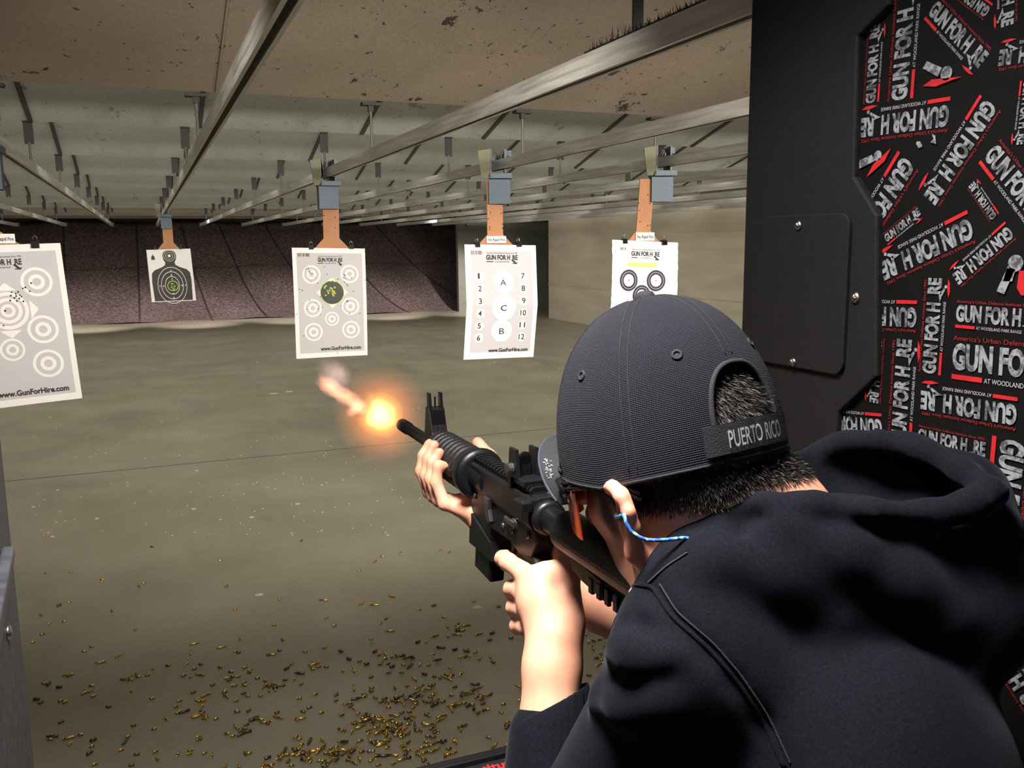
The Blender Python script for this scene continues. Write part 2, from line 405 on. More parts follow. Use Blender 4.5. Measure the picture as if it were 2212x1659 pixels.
bm = bmesh.new(); bx(bm, (LX, 27.4, 0), (10.4, 27.6, 3.6)); struct('wall_back', bm, 'wall_dark')
# the granular rubber backstop: a sheet rising away from the firing line, with raised seams
def berm(u, v):
    u = .004 + u * .99
    y = 22.0 + 4.9 * v ** .8; z = 2.44 * v ** 1.25
    return (LX + u * (10.15 - LX), y + .05 * math.sin(u * 60) * (1 - v), z + .03 * math.sin(u * 37 + v * 9))
bm = bmesh.new(); nu, nv = 150, 26
g = [[bm.verts.new(berm(i / nu, j / nv)) for i in range(nu + 1)] for j in range(nv + 1)]
for j in range(nv):
    for i in range(nu): bm.faces.new((g[j][i], g[j][i + 1], g[j + 1][i + 1], g[j + 1][i]))
back = [bm.verts.new((LX + i / nu * (10.15 - LX), 27.3, 0)) for i in range(nu + 1)]
for i in range(nu): bm.faces.new((g[nv][i], g[nv][i + 1], back[i + 1], back[i]))
bm.faces.new([g[j][nu] for j in range(nv + 1)] + [back[nu]])
bm.faces.new([g[j][0] for j in range(nv, -1, -1)] + [back[0]][::-1])
bst = tag(link('rubber_backstop', bm, 'rubber', None, True), 'rust-tinted granular rubber backstop rising to dark at the far end of the range', 'backstop')
for u0, du in ((.12, 0), (.30, -.004), (.395, .002), (.49, -.012), (.565, -.02), (.66, -.03), (.775, -.04), (.89, -.05)):
    bm = bmesh.new(); P = [Vector(berm(u0 + du * 2 * t / 14, t / 14)) + Vector((0, -.02, .01)) for t in range(15)]
    tube(bm, P, .018, 6); link('seam', bm, 'seam', bst, True)
bm = bmesh.new(); P = [Vector(berm(i / 60, .56)) + Vector((0, -.02, .015)) for i in range(61)]
tube(bm, P, .010, 6); link('seam', bm, 'seam', bst, True)

# sloping ceiling baffles: each falls down range to a lower edge, the next starts above it
EDGES = [4.70, 6.10, 8.16, 10.24, 12.32, 14.40, 16.48, 18.56, 20.7, 22.9, 25.1, 27.3]
ystart = [0.55] + [e + .02 for e in EDGES[:-1]]
for k, (y0, y1) in enumerate(zip(ystart, EDGES)):
    bm = bmesh.new()
    pts = [(y0, CZ + (y1 - y0) * TS), (y1, CZ), (y1, CZ + .035), (y0, CZ + .035 + (y1 - y0) * TS)]
    prism(bm, pts, LX, 8.3 if k else RX, lambda a, y, b: (y, a, b))
    o = struct('ceiling', bm, 'baffle_brown' if k == 0 else 'baffle_grey')
    if k < 9:
        for x in RAILX:                            # dark joint strip beside every hanger
            if x > 8 or (k == 0 and abs(x - RAILX[6]) > .1): continue
            xx = x + (.02 if x < 0 else .09 if x < .5 else .25)
            bm = bmesh.new(); hw = .013 if k else .004
            prism(bm, [(y0 + (.1 if k else 1.2), CZ - .010 + (y1 - y0 - (.1 if k else 1.2)) * TS), (y1 - .02, CZ - .008), (y1 - .02, CZ + .01), (y0 + (.1 if k else 1.2), CZ + .01 + (y1 - y0 - (.1 if k else 1.2)) * TS)],
                  xx - hw, xx + hw, lambda a, y, b: (y, a, b)); struct('joint_strip', bm, 'slot' if k else 'baffle_brown', False, o)
bm = bmesh.new(); bx(bm, (LX, 1.62, 3.25), (RX, 1.66, 3.30)); struct('trim_2', bm, 'baffle_brown')
bm = bmesh.new(); bx(bm, (LX, YB, 3.58), (RX + .5, 28, 3.68)); struct('ceiling_deck', bm, 'wall_dark').name = 'ceiling_top'
# service duct along the top of the right wall
bm = bmesh.new(); bx(bm, (8.30, 4.8, 2.36), (8.62, 21.5, 2.62)); tag(link('service_duct', bm, 'wall_grey'), 'long dull grey duct running along the top of the cream side wall', 'duct')

# ------------------------------------------------------------------ rails with their hangers
RZ = 2.20
HY = [1.995, 4.78, 6.12, 8.18, 10.26, 12.34, 14.42, 16.50, 18.58]
def rail_mesh():
    bm = bmesh.new(); w, h, t = .021, .030, .006
    pts = [(-w, -h), (-w * .45, -h), (-w * .45, -h + t), (-w + t, -h + t), (-w + t, h - t), (w - t, h - t), (w - t, -h + t), (w * .45, -h + t), (w * .45, -h), (w, -h), (w, h), (-w, h)]
    a = [bm.verts.new((p[0], -.0, p[1])) for p in pts]; b = [bm.verts.new((p[0], 20.0, p[1])) for p in pts]
    n = len(a)
    for i in range(n): bm.faces.new((a[i], b[i], b[(i + 1) % n], a[(i + 1) % n]))
    for e in (a, b):
        bm.faces.new([e[i] for i in (0, 1, 2, 3)]); bm.faces.new([e[i] for i in (0, 3, 4, 11)])
        bm.faces.new([e[i] for i in (4, 5, 10, 11)]); bm.faces.new([e[i] for i in (5, 6, 9, 10)]); bm.faces.new([e[i] for i in (6, 7, 8, 9)])
    me = bpy.data.meshes.new('rail_bar'); bmesh.ops.recalc_face_normals(bm, faces=bm.faces); bm.to_mesh(me); bm.free(); me.materials.append(MT['rail']); return me
RM = rail_mesh()
def simple_mesh(name, fn, mat):
    bm = bmesh.new(); fn(bm); me = bpy.data.meshes.new(name); bmesh.ops.recalc_face_normals(bm, faces=bm.faces); bm.to_mesh(me); bm.free(); me.materials.append(MT[mat]); return me
ROD = simple_mesh('rod', lambda b: tube(b, [(0, 0, .03), (0, 0, .15)], .007, 8), 'rod')
RODT = simple_mesh('rod_long', lambda b: tube(b, [(0, 0, .03), (0, 0, .24)], .007, 8), 'rod')
def _pl(b): bx(b, (-.026, -.004, .14), (.026, .004, .285)); bx(b, (-.026, -.03, .265), (.026, .004, .285))
PLATE = simple_mesh('plate', _pl, 'hplate')
RODN = simple_mesh('rodn', lambda b: bx(b, (-.014, -.004, .03), (.014, .004, .95)), 'hplate')
def _tp(b): bx(b, (-.05, -.03, .255), (.05, .03, .27)); bx(b, (-.014, -.012, .225), (.014, .012, .255))
TPL = simple_mesh('tplate', _tp, 'hplate')
_r = random.Random(5)
def rail(x, where):
    y0 = .62
    root = empty('target_rail', (x, y0, RZ)); tag(root, 'galvanised steel target rail ' + where, 'rail', 'overhead target rails')
    o = bpy.data.objects.new('rail_bar', RM); COL.objects.link(o); o.parent = root
    for i, y in enumerate(HY):
        if y < 4: m = [(RODN, 'hanger_rod')]
        elif y < 5: m = [(RODT, 'hanger_rod'), (TPL, 'hanger_plate')]
        else: m = [(ROD, 'hanger_rod'), (PLATE, 'hanger_plate')]
        h = None
        for me, nm in m:
            c = bpy.data.objects.new(nm, me); COL.objects.link(c); c.parent = h or root; c.location = (0, y - y0, 0) if h is None else (0, 0, 0)
            if h is None: h = c
    bm = bmesh.new(); bx(bm, (-.03, 19.95, -.04), (.05, 20.02, .05)); link('end_stop', bm, 'hplate', root)
    return root
WH = {-6: 'sixth left of the near lane, hidden far to the left', -5: 'fifth left of the near lane, far left edge', -4: 'fourth left of the near lane, by the left edge',
      -3: 'third left of the near lane, low beside the left edge', -2: 'two lanes left of the near lane, glimpsed at the far left', -1: 'carrying the cut-off target at the left edge',
      0: 'carrying the distant black silhouette target', 1: 'carrying the target with a black centre bull', 2: 'carrying the target of numbered circles',
      3: 'carrying the target with black ring bulls', 4: 'first empty one to the right of the ring bull target rail', 5: 'second empty one to the right of the ring bull target rail',
      6: 'third empty one to the right of the ring bull target rail', 7: 'next to last one before the cream side wall', 8: 'last one, close along the cream side wall'}
for k in range(-4, 9): rail(0.286 + .88 * k, WH[k])
# brush strip lying on the rail of the black bull target
bm = bmesh.new()
for i in range(420):
    y = _r.uniform(1.45, 2.25); x = RAILX[7] + _r.uniform(-.018, .018); l = _r.uniform(.010, .03) * (1.6 if 2.02 < y < 2.10 else 1)
    b0 = Vector((x, y, RZ + .029)); d = Vector((_r.uniform(-.012, .012), _r.uniform(-.015, .015), l))
    s = Vector((.0012, .0012, 0)); bm.faces.new([bm.verts.new(b0 - s), bm.verts.new(b0 + s), bm.verts.new(b0 + d)])
    s = Vector((.0012, -.0012, 0)); bm.faces.new([bm.verts.new(b0 - s), bm.verts.new(b0 + s), bm.verts.new(b0 + d)])
bx(bm, (RAILX[7] - .018, 1.45, RZ + .030), (RAILX[7] + .018, 2.25, RZ + .036))
tag(link('brush_strip', bm, 'gframe'), 'frayed black brush strip lying on the near rail top beside the black post', 'brush')

# ------------------------------------------------------------------ carriers, hangers, clips and paper targets
def carrier(x, y, sc, yaw, label, olive='olive'):
    root = empty('target_carrier', (x, y, RZ)); root.rotation_euler = (0, 0, yaw); tag(root, label, 'target carrier', 'target carriers on the rails')
    def P(nm, mat, fn):
        bm = bmesh.new(); fn(bm); return link(nm, bm, mat, root)
    def cl(b):
        bx(b, (.030, -.10, -.055), (.040, .10, .085)); bx(b, (-.058, -.11, -.075), (-.048, .11, .085))
        bx(b, (-.058, -.09, -.085), (.075, .10, -.055)); bx(b, (.030, -.02, .05), (.075, .03, .085))
    P('trolley_clamp', 'blue', cl)
    def op(b):
        prism(b, [(-.13, .075), (-.055, .085), (-.045, -.02), (-.075, -.085), (-.11, -.085)], -.01, .0, lambda a, yy, c: (a + .0, yy - .10, c)) 
        bx(b, (-.062, -.10, -.085), (-.056, .10, .08))
    P('side_plate', olive, op)
    def box(b):
        bx(b, (-.065, -.030, -.235), (.065, -.024, -.085)); bx(b, (.060, -.024, -.235), (.066, .05, -.085)); bx(b, (-.066, -.024, -.235), (-.060, .02, -.085))
        bx(b, (-.065, .046, -.235), (.065, .052, -.085))
    P('clamp_box', 'blue', box)
    def br(b):
        for i in range(40):
            q = Vector((_r.uniform(-.03, .03), _r.uniform(-.08, .04), .034)); d = Vector((_r.uniform(-.02, .03), _r.uniform(-.02, .02), _r.uniform(.02, .06)))
            s = Vector((.0016, 0, 0)); b.faces.new([b.verts.new(q - s), b.verts.new(q + s), b.verts.new(q + d)])
    P('brush', 'gframe', br)
    return root
def backer(y, xc, xb, ztop, zp, wn, wf, label, tilt=0.0, holes=0, flh=.075):
    """cardboard hanger: neck from ztop to zp+flare, flare to the paper top at zp; hidden part runs behind the paper"""
    root = None
    n = wn / 2; f = wf / 2
    pts = [(xc - n, ztop), (xc + n, ztop), (xb + n, zp + flh), (xb + f, zp), (xb + f, zp - .30), (xb - f, zp - .30), (xb - f, zp), (xb - n, zp + flh)]
    bm = bmesh.new(); prism(bm, pts, y + .016, y + .023, lambda a, yy, c: (a, yy, c))
    o = link('cardboard_hanger', bm, 'board'); tag(o, label, 'target hanger', 'cardboard target hangers')
    bm = bmesh.new(); r = random.Random(int(y * 100))
    for i in range(holes or 7):
        t = r.uniform(0.02, .3); x = xb + r.choice((-1, 1)) * r.uniform(.5, .95) * n if not holes else xb + r.uniform(-.95, .95) * n
        disc(bm, lambda a, b: (a, y + .0155, b), x, zp + flh + t * (1 if ztop - zp > .3 else .4), .004, seg=8)
    link('hole', bm, 'hole', o)['kind'] = 'stuff'
    return o
def clip(x, y, z, label, s=1.0):
    root = empty('binder_clip', (x, y, z)); tag(root, label, 'binder clip', 'black binder clips on the targets')
    bm = bmesh.new(); prism(bm, [(-.004, .014), (.020, .014), (.026, -.014), (-.011, -.014)], -.016 * s, .016 * s, lambda a, yy, c: (yy, a - .002, c * s)); link('clip_body', bm, 'gframe', root)
    for d in (-1, 1):
        bm = bmesh.new(); tube(bm, [(-.009, .008, .012), (-.007, .008 + d * .01, .032), (0, .008 + d * .012, .038), (.007, .008 + d * .01, .032), (.009, .008, .012)], .0015, 6); link('wire_handle', bm, 'steel', root, True)
class Paper:
    """a sheet hung at distance y from its corner pixels' places in space; u right, v down"""
    def __init__(s, y, TL, TR, BL, BR, curl=.01, fold=None):
        s.y = y; s.c = [on_y(*p, y) for p in (TL, TR, BL, BR)]; s.curl = curl; s.fold = fold; s.W = np.linalg.norm(s.c[1] - s.c[0]); s.H = np.linalg.norm(s.c[2] - s.c[0])
    def pt(s, u, v, off=0.0):
        p = (s.c[0] * (1 - u) + s.c[1] * u) * (1 - v) + (s.c[2] * (1 - u) + s.c[3] * u) * v
        yo = -s.curl * math.sin(v * PI) * (1 if s.fold is None else 0) - s.curl * .5 * math.cos(u * 5)
        if s.fold is not None:
            yo += .05 * (1 - abs(v - s.fold) / (s.fold if v < s.fold else 1 - s.fold)) * -1
        return (p[0], p[1] + yo - off, p[2])
    def m(s, off): return lambda u, v: s.pt(u, v, off)
    def t(s, off): return lambda x, y: s.pt(x, -y, off)      # text frame: y up
    def sheet(s, label, nu=24, nv=36, edge=0.0):
        bm = bmesh.new(); r = random.Random(3)
        def q(i, j):
            u, v = i / nu, j / nv; p = list(s.pt(u, v))
            if edge and (i in (0, nu)): p[0] += r.uniform(-1, 1) * edge
            return p
        g = [[bm.verts.new(q(i, j)) for i in range(nu + 1)] for j in range(nv + 1)]
        h = [[bm.verts.new(v.co + Vector((0, .0015, 0))) for v in row] for row in g]
        for A in (g, h):
            for j in range(nv):
                for i in range(nu): bm.faces.new((A[j][i], A[j][i + 1], A[j + 1][i + 1], A[j + 1][i]))
        o = link('paper_target', bm, 'paper', None, True); tag(o, label, 'paper target', 'paper targets hanging down range'); s.o = o; return o
    def part(s, nm, mat, fn):
        bm = bmesh.new(); fn(bm); return link(nm, bm, mat, s.o)
def dense_rect(bm, P, off, u0, v0, u1, v1, n=20, k=14):
    g = [[bm.verts.new(P.pt(u0 + (u1 - u0) * i / k, v0 + (v1 - v0) * j / n, off)) for i in range(k + 1)] for j in range(n + 1)]
    for j in range(n):
        for i in range(k): bm.faces.new((g[j][i], g[j][i + 1], g[j + 1][i + 1], g[j + 1][i]))
def heading(P, b, u0, u1, v, h, off):
    T = P.t(off)
    put_text(b, 'GUN FOR H', T, u0, u0 + (u1 - u0) * .76, -v, h, .035); put_text(b, 'RE', T, u0 + (u1 - u0) * .84, u1, -v, h, .035)
    put_text(b, "America's Urban Defense Institute Since 1992", T, u0 + .01, u1, -(v - h * 1.25), h * .28)
    put_text(b, 'AT WOODLAND PARK RANGE', T, u0 + (u1 - u0) * .27, u0 + (u1 - u0) * .74, -(v + h * .55), h * .25)
    rect(b, P.m(off), u0, v + h * .32, u0 + (u1 - u0) * .22, v + h * .5)
    poly(b, P.m(off), [(u0 + (u1 - u0) * .77, v + h * .2), (u0 + (u1 - u0) * .84, v - h * .15), (u0 + (u1 - u0) * .94, v + h * .55), (u0 + (u1 - u0) * .90, v + h * .75), (u0 + (u1 - u0) * .80, v + h * .1)])
    poly(b, P.m(off), [(u0 + (u1 - u0) * .80, v + h * .75), (u0 + (u1 - u0) * 1.0, v + h * .5), (u0 + (u1 - u0) * .95, v + h * .9)])
def barcode(P, b, u0, v0, u1, v1, off):
    r = random.Random(2); u = u0
    while u < u1:
        w = r.choice((.003, .003, .006)); rect(b, P.m(off), u, v0, min(u1, u + w), v1); u += w + r.choice((.003, .005, .009))
def bulls(P, asp):
    return [(.248, .238, .126), (.773, .235, .126), (.249, .542, .124), (.770, .533, .124), (.510, .645, .098), (.249, .761, .126), (.771, .751, .124)]
def holes_part(P, pts, r, asp, off=.006):
    bmx = bmesh.new(); rr = random.Random(8)
    for u, v in pts: disc(bmx, P.m(off), u, v, r * rr.uniform(.8, 1.2), r * asp * rr.uniform(.8, 1.2), 9)
    link('bullet_hole', bmx, 'hole', P.o)['kind'] = 'stuff'
def multi_bull(P, centre):
    asp = P.W / P.H
    P.part('printed_field', 'field', lambda b: dense_rect(b, P, .0010, .055, .045, .955, .955))
    def rings(b):
        for cx, cy, r in bulls(P, asp):
            ring(b, P.m(.0026), cx, cy, r * .80, r, asp); ring(b, P.m(.0026), cx, cy, r * .27, r * .52, asp)
        cx, cy, R = .522, .403, .168
        if centre:
            for a in range(4):
                an = a * PI / 2; c, s = math.cos(an), math.sin(an)
                poly(b, P.m(.0026), [(cx + (R * 1.3) * c, cy + asp * R * 1.3 * s), (cx + (R * .93 * c - R * .33 * s), cy + asp * (R * .93 * s + R * .33 * c)), (cx + (R * .93 * c + R * .33 * s), cy + asp * (R * .93 * s - R * .33 * c))])
        else:
            ring(b, P.m(.0026), cx, cy, R * .78, R * .96, asp); ring(b, P.m(.0026), cx, cy, R * .48, R * .66, asp); ring(b, P.m(.0026), cx, cy, R * .18, R * .34, asp)
            for a in range(4):
                an = a * PI / 2; c, s = math.cos(an), math.sin(an)
                poly(b, P.m(.0026), [(cx + (R * 1.42) * c, cy + asp * R * 1.42 * s), (cx + (R * 1.02 * c - R * .5 * s), cy + asp * (R * 1.02 * s + R * .5 * c)), (cx + (R * 1.02 * c + R * .5 * s), cy + asp * (R * 1.02 * s - R * .5 * c))])
    P.part('printed_rings', 'paper', rings)
    def ink(b):
        heading(P, b, .34, .68, .122, .036, .0045); barcode(P, b, .075, .048, .235, .078, .0035)
        put_text(b, 'www.GunForHire.com', P.t(.0045), .34, .905, -.935, .035, .03)
    P.part('lettering', 'ink', ink)
    return asp
# --- target with the black centre bull
P3 = Paper(6.06, (630, 535), (788, 537), (640, 775), (794, 767)); P3.sheet('white target with small grey rings around one black and lime centre bull')
asp = multi_bull(P3, True)
P3.part('centre_bull', 'bull', lambda b: disc(b, P3.m(.0034), .522, .403, .168, .168 * asp, 40))
P3.part('bull_edge', 'lime', lambda b: ring(b, P3.m(.0042), .522, .403, .160, .168, asp))
def hits(b):
    rr = random.Random(4)
    for u, v in [(.50, .365), (.52, .37), (.56, .36), (.49, .385), (.46, .39), (.44, .345), (.42, .36), (.47, .41), (.55, .40), (.56, .415), (.53, .42), (.54, .435), (.43, .43), (.51, .30), (.56, .305), (.53, .39)]:
        ring(b, P3.m(.005), u, v - .003, .006, .013, asp * rr.uniform(.8, 1.2), 10)
P3.part('hit_marks', 'lime', hits)['kind'] = 'stuff'
P3.part('red_mark', 'orange', lambda b: disc(b, P3.m(.0055), .525, .405, .013, .013, 8))
holes_part(P3, [(.19, .18), (.21, .185), (.23, .205), (.215, .21), (.225, .22), (.25, .23), (.17, .19), (.30, .265), (.23, .30), (.33, .315), (.46, .235), (.66, .155), (.43, .17), (.52, .27), (.61, .28), (.70, .24), (.69, .27), (.72, .275), (.71, .25), (.80, .27), (.70, .31), (.73, .33), (.74, .345), (.82, .395), (.08, .37), (.115, .38), (.21, .47), (.29, .49), (.36, .44), (.38, .535), (.32, .55), (.17, .55), (.35, .6), (.72, .485), (.74, .48), (.73, .49), (.64, .53), (.75, .60), (.90, .60), (.03, .59), (.11, .79), (.57, .965), (.985, .29)], .0065, asp)
# --- cut-off target at the left edge
y1_ = 4.30; xr = on_y(130, 525, y1_); xb_ = on_y(178, 860, y1_); 
P1 = Paper.__new__(Paper); P1.y = y1_; P1.curl = .012; P1.fold = None
P1.c = [xr + np.array([-.49, 0, -.012]), xr, on_y(178, 860, y1_) + np.array([-.49, 0, -.03]), on_y(178, 860, y1_)]; P1.W = .49; P1.H = np.linalg.norm(xr - xb_)
P1.sheet('large near white target with pale grey rings, cut off by the left picture edge'); asp1 = multi_bull(P1, False)
holes_part(P1, [(.62, .29), (.60, .30), (.57, .29), (.56, .31), (.585, .325), (.62, .33), (.60, .345), (.64, .32), (.63, .31), (.55, .34), (.66, .27), (.68, .265), (.71, .29), (.73, .24), (.65, .35), (.60, .315), (.50, .40), (.47, .49), (.45, .41), (.38, .45), (.36, .57), (.36, .60)], .007, asp1)
# --- numbered circles
P4 = Paper(5.15, (1003, 528), (1157, 530), (1001, 777), (1152, 771), .006, .52); P4.sheet('bright white creased target with numbered circles and the letters A, B and C', 24, 48)
asp4 = P4.W / P4.H
P4.part('printed_field', 'field', lambda b: dense_rect(b, P4, .001, .08, .05, .94, .94, 40))
def circ(b):
    for k in range(6):
        for u in (.19, .80): disc(b, P4.m(.0028), u, .27 + .108 * k, .062, .062 * asp4)
    disc(b, P4.m(.0028), .52, .325, .148, .148 * asp4, 40); disc(b, P4.m(.0028), .52, .545, .17, .17 * asp4, 40); disc(b, P4.m(.0028), .51, .75, .148, .148 * asp4, 40)
P4.part('printed_circles', 'paper', circ)
def ink4(b):
    heading(P4, b, .29, .735, .128, .042, .0045); barcode(P4, b, .08, .052, .24, .085, .0018)
    put_text(b, 'www.GunForHire.com', P4.t(.0050), .34, .905, -.94, .034, .03)
    T = P4.t(.0055)
    for k in range(6):
        put_text(b, str(k + 1), T, .165, .21 if k else .19, -(.292 + .108 * k), .050, .012)
        s = str(k + 7); put_text(b, s, T, .775 if len(s) == 1 else .76, .825 if len(s) == 1 else .84, -(.292 + .108 * k), .050, .012)
    put_text(b, 'A', T, .475, .56, -.350, .052); put_text(b, 'C', T, .475, .56, -.572, .052, .01); put_text(b, 'B', T, .475, .545, -.780, .056)
P4.part('lettering', 'ink', ink4)
# --- black ring bulls
P5 = Paper(4.70, (1321, 518), (1464, 524), (1310, 756), (1452, 752), .02); P5.sheet('bright white target with black ring bulls, partly behind the cap', 24, 36, .002)
asp5 = P5.W / P5.H
def r5(b):
    for cx, cy in ((.255, .36), (.68, .36), (.465, .50), (.255, .66), (.685, .655), (.47, .80)):
        ring(b, P5.m(.0022), cx, cy, .080, .140, asp5, 44)
P5.part('ring_bulls', 'ink2', r5)
def r5b(b):
    for cx, cy in ((.255, .36), (.68, .36), (.465, .50), (.255, .66), (.685, .655), (.47, .80)):
        ring(b, P5.m(.0038), cx, cy, .108, .112, asp5, 44); disc(b, P5.m(.0016), cx, cy, .08, .08 * asp5)
P5.part('ring_lines', 'paper', r5b)
P5.part('yellow_strip', 'yellow', lambda b: rect(b, P5.m(.0022), .23, .195, .69, .235))
def ink5(b):
    heading(P5, b, .29, .73, .135, .042, .0022); barcode(P5, b, .12, .062, .21, .088, .0022)
    for cx, cy in ((.255, .36), (.68, .36), (.465, .50)): disc(b, P5.m(.003), cx, cy, .007, .007, 8)
P5.part('lettering', 'ink', ink5)
# --- silhouette
P2 = Paper(12.6, (316, 540), (411, 537), (328, 653), (424, 649), .0); P2.sheet('small distant target with a black head and shoulders silhouette')
a2 = P2.W / P2.H
def sil(b):
    L = [(.02, .99)]
    prof = [(.075, .985), (.055, .60), (.07, .45), (.14, .39), (.30, .34), (.38, .30), (.395, .25), (.36, .20), (.345, .12), (.365, .06), (.42, .025), (.50, .015)]
    pts = prof + [(1.0 - u, v) for u, v in prof[-2::-1]]
    poly(b, P2.m(.002), [(u - .0, v) for u, v in pts])
P2.part('silhouette', 'silh', sil)
def s2r(b):
    for r in (.33, .25, .165): ring(b, P2.m(.005), .50, .69, r - .010, r, 1.0 * a2 * 1.35, 40)
    for r in (.13, .085): ring(b, P2.m(.005), .50, .125, r - .008, r, a2, 30)
    disc(b, P2.m(.005), .50, .125, .035, .035 * a2)
P2.part('silhouette_rings', 'paper', s2r)
def s2n(b):
    for u, v, s in ((.50, .41, '7'), (.50, .49, '8'), (.505, .57, '9'), (.50, .85, '9'), (.50, .93, '8'), (.22, .70, '7'), (.30, .70, '8'), (.72, .70, '8'), (.80, .70, '7')): put_text(b, s, P2.t(.006), u - .012, u + .016, -(v + .012), .028, .04)
P2.part('silhouette_numbers', 'paper', s2n)
P2.part('centre_sticker', 'bull', lambda b: disc(b, P2.m(.007), .51, .70, .125, .125 * a2, 30))
def s2h(b):
    ring(b, P2.m(.009), .51, .70, .112, .125, a2, 30); rr = random.Random(1)
    for i in range(26):
        a = rr.uniform(0, 6.28); q = rr.uniform(0, .075) ; disc(b, P2.m(.009), .505 + q * math.cos(a) * .7, .71 + q * a2 * 1.3 * math.sin(a), .014, .011, 7)
P2.part('hit_marks', 'lime', s2h)['kind'] = 'stuff'
def s2l(b): poly(b, P2.m(.006), [(.09, .19), (.17, .19), (.165, .13), (.14, .11), (.13, .07), (.12, .11), (.095, .13)])
P2.part('corner_emblem', 'silh', s2l)
# backers, carriers, signs, clips
def sign(x0, x1, z0, z1, y, label, seg=.0):
    bm = bmesh.new(); bx(bm, (x0, y - .001, z0), (x1, y + .001, z1)); o = tag(link('paper_sign', bm, 'paper'), label, 'sign')
    bm = bmesh.new(); put_text(bm, 'No Rapid Fire', lambda a, b: (a, y - .0022, b), x0 + (x1 - x0) * .08, x1 - (x1 - x0) * .06, z0 + (z1 - z0) * .30, (z1 - z0) * .38, .02); link('lettering', bm, 'ink', o)
q = lambda px, py, y: on_y(px, py, y)
xc3 = q(716, 440, 6.06); z3 = q(709, 536, 6.06)[2]
backer(6.06, q(716, 440, 6.06)[0], q(717, 512, 6.06)[0], RZ - .10, z3 - .01, .108, .25, 'orange-brown cardboard hanger above the black bull target')
carrier(RAILX[7], 6.06, 1, 0, 'blue-grey carrier gripping the rail above the black bull target')
z4 = q(1072, 530, 5.15)[2]
backer(5.15, q(1071, 430, 5.15)[0], q(1072, 512, 5.15)[0], RZ - .10, z4 - .01, .105, .26, 'orange-brown cardboard hanger above the numbered circles target')
carrier(RAILX[8], 5.15, 1, -.35, 'blue-grey carrier with olive side plate above the numbered circles target', 'olive')
sign(q(1052, 512, 5.15)[0], q(1094, 512, 5.15)[0], q(1070, 525, 5.15)[2], q(1070, 510, 5.15)[2], 5.15 + .008, 'white No Rapid Fire sign on the hanger above the numbered circles target')
z5 = q(1392, 522, 4.70)[2]
backer(4.70, q(1401, 430, 4.7)[0], q(1393, 500, 4.7)[0], RZ - .10, z5 - .01, .10, .24, 'orange-brown cardboard hanger above the ring bull target')
carrier(RAILX[9], 4.70, 1, -.35, 'blue-grey carrier with olive side plate above the ring bull target', 'olive')
sign(q(1375, 512, 4.7)[0], q(1415, 512, 4.7)[0], q(1395, 520, 4.7)[2], q(1395, 502, 4.7)[2], 4.70 + .008, 'white No Rapid Fire sign on the hanger above the ring bull target')
z2 = q(364, 537, 12.6)[2]
backer(12.6, q(361, 487, 12.6)[0], q(364, 525, 12.6)[0], RZ - .12, z2 - .02, .125, .29, 'orange-brown cardboard hanger above the distant silhouette target', flh=.10)
carrier(RAILX[6], 12.6, 1, 0, 'blue-grey carrier on the near lane rail far above the silhouette target')
z1 = q(60, 528, y1_)[2]; x1c = q(8, 480, y1_)[0]
backer(y1_, RAILX[5], -.625, RZ - .10, z1 - .01, .105, .30, 'orange-brown cardboard hanger riddled with holes at the left picture edge', holes=26)
carrier(RAILX[5], y1_, 1, 0, 'blue-grey carrier just showing at the left picture edge')
sign(q(-24, 515, y1_)[0], q(32, 515, y1_)[0], q(10, 526, y1_)[2], q(10, 505, y1_)[2], y1_ + .008, 'white No Rapid Fire sign cut by the left picture edge')
for (px, py, y, l) in ((672, 534, 6.06, 'left top of the black bull target'), (759, 533, 6.06, 'right top of the black bull target'), (1031, 529, 5.15, 'left top of the numbered circles target'), (1121, 528, 5.15, 'right top of the numbered circles target'),
                       (1349, 521, 4.7, 'left top of the ring bull target'), (1435, 524, 4.7, 'right top of the ring bull target'), (335, 537, 12.6, 'left top of the distant silhouette target'), (390, 536, 12.6, 'right top of the distant silhouette target'), (76, 528, y1_, 'top of the cut-off left target')):
    c = q(px, py, y); clip(c[0], y, c[2], 'black binder clip with wire handles on the ' + l)

# ------------------------------------------------------------------ the shooting booth
DX = 0.80
def seamed(o): return o
# right divider: armour plate frame (black), printed panel recessed behind it, cover and screws
root = empty('stall_divider', (DX + .05, .6, 0)); tag(root, 'black booth divider on the right with printed panel and screwed cover plate', 'booth divider')
bm = bmesh.new(); bx(bm, (DX + .012, -.75, 0), (DX + .075, 1.03, 2.6)); keep(link('core_panel', bm, 'black_plastic'), root)
fr = [(1635, -420), (1605, 730), (1599, 1000), (1590, 1500), (1580, 2100), (1806, 2100), (1808, 960), (1815, 890), (1898, 812), (1900, 466), (1850, 382), (1858, 78), (1925, 10), (1925, -300), (1905, -420)]
FP = [on_x(px, py, DX) for px, py in fr]
FP = [(p[1], p[2]) for p in FP]
yf = 1.055
FP = [(yf, p[1]) if i < 5 else p for i, p in enumerate(FP)]
FP = [(a, max(.02, min(b, 2.55))) for a, b in FP]
bm = bmesh.new(); prism(bm, FP, DX - .004, DX + .085, lambda a, y, b: (y, a, b), .003); plate = keep(link('armour_plate', bm, 'black_plastic', None, False), root)
